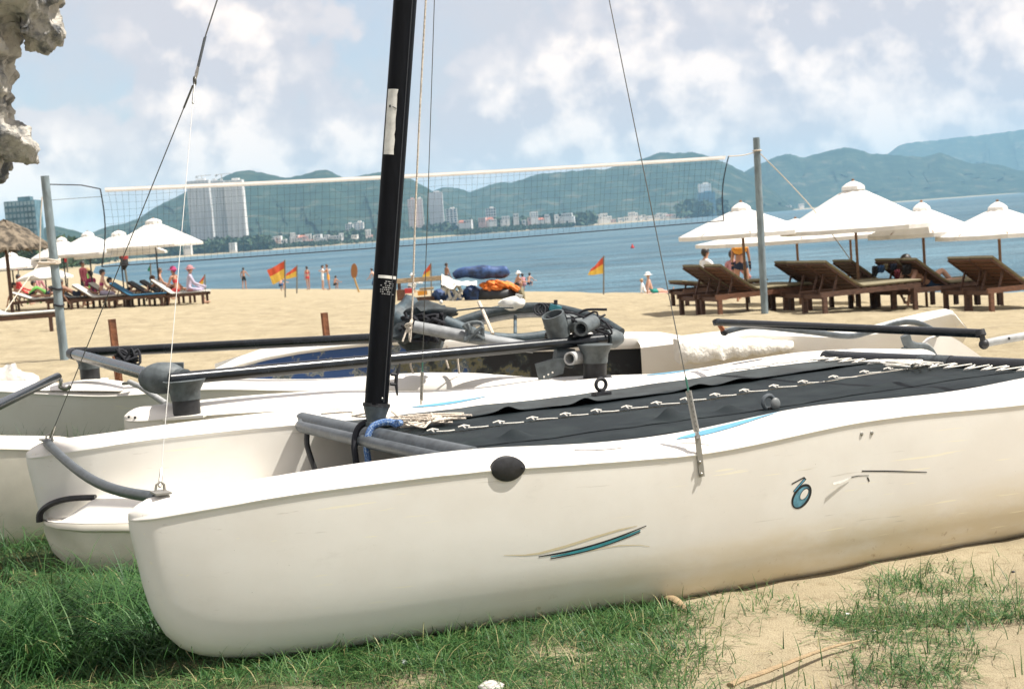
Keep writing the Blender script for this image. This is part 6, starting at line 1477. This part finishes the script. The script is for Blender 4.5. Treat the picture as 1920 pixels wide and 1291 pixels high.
MTARP = M('blue_tarp', (.022, .055, .15), .6, var=.6, scale=4, bump=1.0, bscale=9); MORANGE = M('orange_jacket', (.72, .19, .03), .7, var=.25, scale=8, bump=.3); MRUB = M('black_rubber', (.016, .018, .02), .5)
MPLANK = M('old_plank', (.36, .27, .16), .85, var=.3, scale=8)
def build_heap():
    y = 46
    def A(px, py, dy=0): return at(px, py, y+dy)
    def Gd(px, dy=0): p = at(px, 430, y+dy); p.z = G(p.x, p.y); return p
    def lump(c, r, sd, amp=.45): return blob(c, r, amp, sd, 3, 3.0)
    u = y/F
    t = thing('blue_tarp', 'bundled blue tarpaulin on the left of the beach gear heap', 'tarpaulin', Gd(830)); o = t.location
    mb = MB(); mb.add(*lump(A(838, 553), (27*u, .45, 19*u), 1)); mb.build('cover', MTARP, t, org=o, angle=60)
    t = thing('blue_tarp', 'blue tarpaulin hanging in folds under the orange jackets', 'tarpaulin', Gd(885)); o = t.location
    mb = MB(); mb.add(*lump(A(885, 552, .2), (17*u, .4, 22*u), 2)); mb.add(*lump(A(915, 568, -.2), (34*u, .3, 6*u), 3)); mb.build('cover', MTARP, t, org=o, angle=60)
    t = thing('tarp_roll', 'long blue rolled sheet lying on top of the heap, pointed at its right end', 'tarpaulin', A(905, 512)); o = t.location
    pts = smooth_path([A(852, 517), A(875, 510), A(905, 510), A(935, 511), A(952, 505)], 5); n = len(pts)
    mb = MB(); mb.tube([p+Vector((0, .03*math.sin(i*.9), .015*math.sin(i*.6))) for i, p in enumerate(pts)], [(4+9*math.sin(math.pi*min(1, .1+.75*i/n)))*u*(1+.08*math.sin(i*.83)) for i in range(n)], 14); mb.build('roll', MTARP, t, org=o, angle=80)
    t = thing('white_sheet', 'white cloth draped over the middle of the heap with hanging tails', 'cloth', A(850, 525)); o = t.location
    mb = MB(); P = []
    for i in range(13):
        k = i/12; x = 828+66*k; yt = 513+14*min(1, k*2.2)-0*k; P.append([A(x, yt+j*(7 if k < .35 else 3.0)*(1-.2*k) + 1.2*math.sin(i*2+j), -.45-.08*j+.06*math.sin(i*1.7)) for j in range(4)])
    mb.grid(P)
    for x0, x1, yb, ph in ((836, 846, 573, 0), (848, 857, 570, 1), (858, 866, 560, 2), (828, 838, 545, 3)):
        mb.grid([[A(x0+(x1-x0)*a/4+ (3*math.sin(b_*2+ph)), 530+(yb-530)*b_/6, -.5-.10*math.sin(a*1.6+b_)) for a in range(5)] for b_ in range(7)])
    mb.build('sheet', MSTICK, t, org=o, angle=80)
    t = thing('inflatable_tube', 'black inflated tube under the orange life jackets', 'tube', Gd(930)); o = t.location
    c = A(930, 553, .3); mb = MB(); mb.tube([c+Vector((30*u*math.cos(a), .45*math.sin(a), 0)) for a in [2*math.pi*i/24 for i in range(24)]], 15*u, 12, closed=True); mb.build('ring', MRUB, t, org=o)
    for i, (px, py, w, h, rt) in enumerate(((910, 536, 12, 6, .3), (925, 531, 13, 6, .35), (940, 532, 13, 6, .45), (955, 534, 12, 6, .5), (966, 540, 11, 6, .6), (930, 539, 14, 5, .25), (948, 541, 13, 5, .4), (918, 542, 12, 5, .2))):
        c = A(px, py, -.1*(i % 3)); mb = MB(); vs, fs = lump(Vector((0, 0, 0)), (w*u, .2, h*u), 10+i, .35); Rr = Matrix.Rotation(rt, 3, 'Y'); mb.add([Rr @ Vector(v) for v in vs], fs)
        ob = mb.build('life_jacket', MORANGE, None, angle=60); ob.location = c; tag(ob, ['upper leftmost', 'second', 'third', 'fourth', 'rightmost', 'lower second', 'lower third', 'lower leftmost'][[0, 1, 2, 3, 4, 5, 6, 7][i]]+' orange life jacket on the black inflated tube', 'life jacket', 'orange life jackets heaped on the tube')
    t = thing('work_table', 'old plank table with red and yellow boxes left of the tarpaulins', 'table', Gd(775)); o = t.location
    z = A(775, 528).z; x0, x1 = A(742, 530).x, A(834, 530).x
    for k in range(4): MB().box(((x0+x1)/2, y+.1+k*.16, z+.03*k), (x1-x0, .14, .04)).build('plank', MPLANK, t, org=o, smooth=False)
    for xx in (x0+.08, x1-.1): MB().box((xx, y+.3, (z+o.z)/2), (.07, .5, z-o.z)).build('leg', MWOOD, t, org=o, smooth=False)
    for px, py, w, h, m_, nm, lb in ((767, 545, 15, 9, CLOTH['red'], 'box', 'red and white box under the plank table'), (792, 549, 17, 8, CLOTH['orange'], 'box', 'amber box under the plank table'), (785, 562, 60, 10, MWOOD, 'beam', 'dark timber lying on the sand under the plank table'), (800, 541, 26, 4, MPLANK, 'board', 'pale board slanting below the table top'), (752, 556, 14, 26, MWOODR, 'crate', 'brown crate against the right side of the mast')):
        c = A(px, py, -.05); zz = G(c.x, c.y); mb = MB(); mb.box((0, 0, 0), (w*u, .3, h*u)); ob = mb.build(nm, m_, None, smooth=False); ob.location = c; tag(ob, lb, nm)
    t = thing('rucksack', 'khaki bag hanging at the right end of the gear heap', 'bag', A(977, 552)); o = t.location
    mb = MB(); mb.add(*lump(A(978, 553, -.2), (6*u, .2, 13*u), 40, .3)); mb.build('bag', MCUSH, t, org=o, angle=60)
build_heap()
# towels and clothes over the back of one lounger
def build_clothes():
    y = 26.2; u = y/F
    for (px, py, w, h, m_, lb) in ((1640, 508, 10, 20, CLOTH['black'], 'black towel hanging over the left end of the draped lounger back'), (1652, 504, 13, 14, CLOTH['blue'], 'dark blue cloth over the draped lounger back'), (1660, 500, 8, 12, MCUSH, 'khaki cloth between the dark towels on the lounger back'), (1675, 500, 12, 12, CLOTH['navy'], 'navy cloth right of the khaki one on the lounger back'), (1682, 514, 10, 18, CLOTH['darkred'], 'dark red towel hanging lowest on the lounger back'), (1700, 505, 17, 18, CLOTH['black'], 'black garment over the right end of the draped lounger back')):
        c = at(px, py, y-.15); mb = MB(); P = []
        for i in range(7):
            P.append([Vector(((-w/2+w*i/6)*u, (-.06+.12*abs(j/6-.2))*1.0+.025*math.sin(i*2.2+j), (h*.5-h*j/6)*u-.01*math.sin(i*1.9))) for j in range(7)])
        mb.grid(P); mb.grid([[p+Vector((0, .03, -.004)) for p in r] for r in P]); ob = mb.build('towel', m_, None, angle=80); ob.location = c; tag(ob, lb, 'towel')
    c = at(1386, 465, 34.3); mb = MB(); mb.add(*blob(Vector((0, 0, 0)), (.17, .16, .13), .5, 60, 3, 3)); ob = mb.build('head_scarf', CLOTH['orange'], None); ob.location = c; tag(ob, 'bright orange headscarf wrapped round the standing woman\'s head', 'scarf')  # orange blob worn as the standing woman's headscarf
    t = thing('beach_towel', 'pale beach towel under the white capped sunbather', 'towel', at_y(1213, 62)); mb = MB()
    P = [[(-.95+1.9*i/10, -.4+.8*j/4, .03+.012*math.sin(i*2+j)) for j in range(5)] for i in range(11)]; mb.grid(P).build('towel', M('pink_towel', (.62, .42, .36), .9), t)
build_clothes()
# straw roof on the left
MSTRAW = M('dry_straw_thatch', (.13, .105, .075), .95, var=.6, scale=5, bump=1.0, bscale=22, stretch=(1, 1, .35))
b = at_y(8, 47); t = thing('straw_parasol', 'shaggy straw roof on a post at the left edge', 'straw roof', b)
MB().tube([(0, 0, -.2), (0, 0, 2.3)], .06, 8).build('post', MWOOD, t)
zr = at(20, 470, 47).z-b.z; ztop = at(20, 418, 47).z-b.z
mbs = MB(); rr_ = 1.38
mbs.lathe([(rr_, zr), (rr_*.97, zr+.10), (rr_*.8, zr+.30), (rr_*.5, zr+.62), (.15, ztop+.05), (0, ztop+.1)], (0, 0, 0), 40); mbs.v = [(x*(1+.06*random.uniform(-1, 1)), y_*(1+.06*random.uniform(-1, 1)), z_+.05*random.uniform(-1, 1)) for x, y_, z_ in mbs.v]; mbs.build('thatch', MSTRAW, t, angle=20)
mb = MB()
for i in range(900):
    a = random.uniform(0, 2*math.pi); s = random.uniform(.25, 1.02); zz = zr+(ztop-zr)*(1-s)+.05; L_ = random.uniform(.2, .5); c, sn = math.cos(a), math.sin(a); r0 = s*rr_; r1 = r0+L_*.8; w = .02
    mb.add([(r0*c-sn*w, r0*sn+c*w, zz+.05), (r0*c+sn*w, r0*sn-c*w, zz+.05), (r1*c+random.uniform(-.04, .04), r1*sn+random.uniform(-.04, .04), zz-(ztop-zr)*L_*.55-random.uniform(-.02, .08))], [(0, 1, 2)])
o = mb.build('straw', MSTRAW, t, smooth=False); o['kind'] = 'stuff'
# ================================================================== GRASS AND LITTLE THINGS IN FRONT
def grass_material():
    m = bpy.data.materials.new('beach_grass'); m.use_nodes = True; nt = m.node_tree; N = nt.nodes; L = nt.links; b = N['Principled BSDF']; b.inputs['Roughness'].default_value = .5; b.inputs['Specular IOR Level'].default_value = .3
    at_ = N.new('ShaderNodeAttribute'); at_.attribute_name = 'tint'
    r = N.new('ShaderNodeValToRGB'); L.new(at_.outputs['Fac'], r.inputs[0]); e = r.color_ramp.elements
    e[0].position = 0; e[0].color = (.014, .060, .018, 1); e[1].position = 1; e[1].color = (.42, .34, .17, 1)
    for p, c in ((.45, (.045, .125, .030, 1)), (.80, (.10, .19, .055, 1)), (.93, (.19, .25, .09, 1))): q = e.new(p); q.color = c
    L.new(r.outputs[0], b.inputs['Base Color'])
    tr = N.new('ShaderNodeBsdfTranslucent'); L.new(r.outputs[0], tr.inputs[0]); ms = N.new('ShaderNodeMixShader'); ms.inputs[0].default_value = .25
    L.new(b.outputs[0], ms.inputs[1]); L.new(tr.outputs[0], ms.inputs[2]); L.new(ms.outputs[0], N['Material Output'].inputs[0]); return m
MGRASS = grass_material()
BI = np.array(BINV)
def to_boat(x, y, z): return BI[0, 0]*x+BI[0, 1]*y+BI[0, 2]*z+BI[0, 3], BI[1, 0]*x+BI[1, 1]*y+BI[1, 2]*z+BI[1, 3]
def blades(name, x, y, length, width, lean, label, seed, flat=0.0, segs=4, tint=(0, .9), zoff=0.0, dry=.03, clump=.6, a0=0.0):
    r = np.random.default_rng(seed); n = len(x); z = ground(x, y) + zoff
    az = r.uniform(0, 2*np.pi, n); cl = r.random(n) < clump; az = np.where(cl, fbm2(x*5+3, y*5, 77, 2)*14+r.normal(0, .45, n), az); dirx, diry = np.cos(az), np.sin(az); ln = length*r.uniform(.55, 1.15, n); le = lean*r.uniform(.4, 1.3, n)
    curl = r.uniform(.6, 1.5, n); V = np.empty((n, (segs+1)*2, 3), np.float32); fx, fy = -diry, dirx; tw = r.uniform(-.9, .9, n)
    px = x.copy(); py = y.copy(); pz = z-.015; ang = le*.35+a0*r.uniform(.2, 1.3, n)
    for s in range(segs+1):
        t = s/segs; w = width*(1-t**1.7)*.5*(1+0*t)+.0002
        wx, wy = fx*w*np.cos(tw*t), fy*w*np.cos(tw*t)
        V[:, 2*s] = np.stack([px-wx, py-wy, pz-w*np.sin(tw*t)*.5], -1); V[:, 2*s+1] = np.stack([px+wx, py+wy, pz+w*np.sin(tw*t)*.5], -1)
        st = ln/segs; px = px+dirx*np.sin(ang)*st; py = py+diry*np.sin(ang)*st; pz = np.maximum(pz+np.cos(ang)*st, z+.003+.004*r.random(n)); ang = ang+le*curl/segs*1.5
    base = (np.arange(n)*(segs+1)*2)[:, None, None]; q = np.array([[2*s, 2*s+1, 2*s+3, 2*s+2] for s in range(segs)])[None]; Fq = (base+q).reshape(-1, 4)
    o = from_arrays(name, V.reshape(-1, 3), Fq, MGRASS); me = o.data
    tv = r.uniform(*tint, n); tv = np.where(r.random(n) < dry, r.uniform(.95, 1, n), tv)
    a = me.attributes.new('tint', 'FLOAT', 'POINT'); a.data.foreach_set('value', np.repeat(tv, (segs+1)*2).astype(np.float32))
    o['kind'] = 'stuff'; o['label'] = label; return o
def scatter(n, box, fn, seed):
    r = np.random.default_rng(seed); X = []; Y = []; tot = 0
    while tot < n:
        x = r.uniform(box[0], box[1], n*2); y = r.uniform(box[2], box[3], n*2); u, v = to_boat(x, y, ground(x, y)); p = fn(x, y, u, v); m = r.random(len(x)) < p
        X.append(x[m]); Y.append(y[m]); tot += m.sum()
        if len(X) > 60: break
    return np.concatenate(X)[:n], np.concatenate(Y)[:n]
sm = lambda a, b, x: (lambda t: t*t*(3-2*t))(np.clip((x-a)/(b-a), 0, 1))
def under(u, v): return (np.abs(v) < .12) & (u > .25) & (u < 5)
def build_grass():
    # long rank grass round the bows
    def f1(x, y, u, v): return sm(.55, .05, u-(.25 if False else 0))*sm(-.02, .12, v)*np.where(under(u, v), 0, 1)*(.35+.65*fbm2(x*3, y*3, 31, 3))
    x, y = scatter(20000, (-5.6, -.6, 4.3, 10.9), lambda x, y, u, v: sm(1.2, .4, u-.25*np.maximum(v-2.2, 0))*sm(.05, .35, v)*(.3+.7*(fbm2(x*2.6, y*2.6, 31, 3) > .45)), 1)
    blades('long_grass', x, y, .27, .0042, 1.75, 'long arching green grass around the bows and the small boat', 1, tint=(0, .7), dry=.015, a0=.35)
    x, y = scatter(9000, (-2.4, -.7, 4.6, 6.4), lambda x, y, u, v: sm(.62, .2, u)*sm(.10, .30, v)*sm(1.15, .8, v), 7)
    blades('long_grass', x, y, .36, .0048, 1.7, 'thick tuft of long grass beside the near bow', 7, tint=(0, .7), dry=.01, a0=.3)
    x, y = scatter(9000, (-5.0, -1.6, 8.2, 11.4), lambda x, y, u, v: sm(2.2, 1.2, u-.3*np.maximum(v-3, 0)*0)*sm(2.4, 2.7, v)*.8, 8)
    blades('long_grass', x, y, .30, .006, 1.2, 'green grass growing between the hulls behind', 8, dry=.01)
    # dense short turf at lower left, in front of and under the near bow
    x, y = scatter(32000, (-2.6, 1.3, 3.7, 6.2), lambda x, y, u, v: sm(2.5, 1.0, u)*np.where(v > .45, .35, 1)*(.02+.98*sm(.06+.44*sm(-.1, .9, u)+.06*sm(.9, 1.9, u), .30+.40*sm(-.1, .9, u)+.06*sm(.9, 1.9, u), fbm2(x*4.5, y*4.5, 41, 4)))*np.where(u < .45, 1.0, .75), 2)
    blades('turf', x, y, .095, .0027, 1.5, 'dense short green turf in the lower left corner', 2, dry=.13, a0=.6, clump=.4)
    x, y = scatter(7500, (-1.6, 1.0, 3.8, 5.6), lambda x, y, u, v: sm(-.5, -.3, v)*sm(.0, -.10, v)*sm(2.0, 1.6, u)*sm(.1, .5, u), 3)
    blades('turf', x, y, .12, .0030, 1.35, 'fringe of grass along the bottom of the near hull', 3, dry=.05, a0=.5, clump=.4)
    # creeping patches over the sand to the right
    def f4(x, y, u, v):
        m = fbm2(x*2.6+3, y*2.6, 51, 4); c = -.55-.55*np.maximum(u-2.0, 0)-.25*np.maximum(1.6-u, 0); band = np.exp(-((v-c)/.25)**2)
        return sm(.44, .86, m+.22*band-.03*sm(1.2, 1.7, u)+.04*sm(1.5, 1.1, u))*sm(.3, .9, u)*sm(-.14, -.26, v)
    x, y = scatter(11000, (-.6, 2.6, 3.6, 6.2), f4, 4)
    blades('creeping_grass', x, y, .12, .0027, 1.5, 'low creeping grass in patches on the sand at lower right', 4, dry=.06, a0=.8, clump=.35)
    x, y = scatter(1500, (-.6, 2.6, 3.6, 6.2), f4, 5)
    blades('creeping_grass', x, y, .13, .0032, 1.15, 'scattered taller grass shoots on the sand at lower right', 5, dry=.05)
    x, y = scatter(300, (.2, 2.4, 3.7, 5.8), lambda x, y, u, v: np.where((v < -.25) & (u > .8), 1.0, 0)*1.0, 6)
    blades('creeping_grass', x, y, .10, .0036, .6, 'single thin shoots in the bare sand', 6, dry=.04)
build_grass()
MSTALK = M('dry_palm_stalk', (.29, .21, .115), .8, var=.3, scale=30, stretch=(1, 8, 8), bump=.3)
def build_bits():
    P = []
    pix = [(1388, 1287), (1430, 1272), (1480, 1252), (1520, 1237), (1560, 1224), (1590, 1216), (1616, 1210)]
    for px, py in pix: p = on_ground(px, py); p.z = G(p.x, p.y)+.018; P.append(p)
    p = on_ground(1370, 1296); p.z = G(p.x, p.y)+.018; P.insert(0, p)
    pts = smooth_path(P, 4); n = len(pts); o = P[3]
    t = thing('palm_stalk', 'dry split palm stalk lying on the sand at the bottom', 'stick', o)
    MB().tube([q for i, q in enumerate(pts)], [.0085*(1-.85*(i/(n-1))**1.3)+.002 for i in range(n)], 8, ell=(.7, 1.2)).build('stalk', MSTALK, t, org=o)
    pts = smooth_path([on_ground(1243, 1131)+Vector((0, 0, .02)), on_ground(1258, 1136)+Vector((0, 0, .03)), on_ground(1272, 1141)+Vector((0, 0, .025)), on_ground(1290, 1150)+Vector((0, 0, .012))], 4)
    o = pts[0]; t = thing('bark_curl', 'curled dry strip of bark at the foot of the hull', 'stick', o); MB().tube(pts, [.004+.011*math.sin(math.pi*i/(len(pts)-1)) for i in range(len(pts))], 8, ell=(.6, 1.2)).build('strip', MSTALK, t, org=o)
    MST = M('pale_stone', (.55, .52, .48), .9, var=.2, scale=20, bump=.5); MSH = M('shell_white', (.74, .71, .66), .7, var=.1, scale=20)
    for px, py, r, m_, nm, lb in ((920, 1293, .042, MST, 'stone', 'smooth pale stone cut by the bottom edge'), (1185, 1150 if False else 1210, .009, MSH, 'shell', 'white shell left of the creeping grass'), (829, 1241, .012, MSH, 'litter', 'scrap of white plastic in the grass under the hull'), (757, 1246, .016, M('grey_litter', (.36, .38, .40), .5), 'litter', 'grey crumpled scrap in the grass under the hull'), (1588, 1152, .008, MSH, 'shell', 'small white shell among the creeping grass'), (1640, 1184, .006, MSH, 'shell', 'tiny shell at the right of the creeping grass'), (1378, 1195, .007, MST, 'pebble', 'pebble at the lower edge of the grass patch'), (1900, 1073, .007, MINK, 'pebble', 'dark pebble on bare sand near the right edge'), (1506, 1078, .009, MST, 'pebble', 'pebble lying under the hull at the sand edge')):
        p = on_ground(px, py); mb = MB(); mb.add(*blob(Vector((0, 0, r*.35)), (r, r*.8, r*.55), .4, int(px) % 37, 2, 2)); ob = mb.build(nm, m_, None, angle=70); ob.location = p-Vector((0, 0, .012 if nm == 'stone' else 0)); tag(ob, lb, nm)
    # bits of dry litter too small to count
    r = np.random.default_rng(77); n = 900; x = r.uniform(-.9, 2.4, n); y = r.uniform(3.7, 6, n); u, v = to_boat(x, y, ground(x, y)); k = (v < -.2); x, y = x[k], y[k]; n = len(x); z = ground(x, y)+.004
    a = r.uniform(0, 6.3, n); L_ = r.uniform(.002, .010, n)**1.0; w = r.uniform(.0008, .0022, n); c, s = np.cos(a), np.sin(a)
    V = np.stack([np.stack([x-c*L_-s*w, y-s*L_+c*w, z], -1), np.stack([x-c*L_+s*w, y-s*L_-c*w, z], -1), np.stack([x+c*L_+s*w, y+s*L_-c*w, z+L_*.5], -1), np.stack([x+c*L_-s*w, y+s*L_+c*w, z+L_*.5], -1)], 1).reshape(-1, 3)
    o = from_arrays('dry_litter', V, np.arange(4*n).reshape(-1, 4), M('dry_litter', (.14, .10, .06), .9, var=.5, scale=3), False); o['kind'] = 'stuff'; o['label'] = 'tiny dry bits scattered over the sand'
build_bits()

# ================================================================== HAZE over the bay
def build_haze():
    mb = MB(); mb.box((0, 0, 280), (40000, 40000, 600)); o = mb.build('haze', None, None, smooth=False)
    m = bpy.data.materials.new('haze'); m.use_nodes = True; nt = m.node_tree; nt.nodes.clear(); out = nt.nodes.new('ShaderNodeOutputMaterial'); v = nt.nodes.new('ShaderNodeVolumePrincipled')
    v.inputs['Color'].default_value = HAZE_COL; v.inputs['Density'].default_value = HAZE_DENS; v.inputs['Anisotropy'].default_value = 0.0
    nt.links.new(v.outputs[0], out.inputs['Volume']); o.data.materials.append(m); o['kind'] = 'stuff'; o['label'] = 'pale sea haze'; return o
HAZE_COL = (.38, .65, .87, 1); HAZE_DENS = 6.4e-5
build_haze()
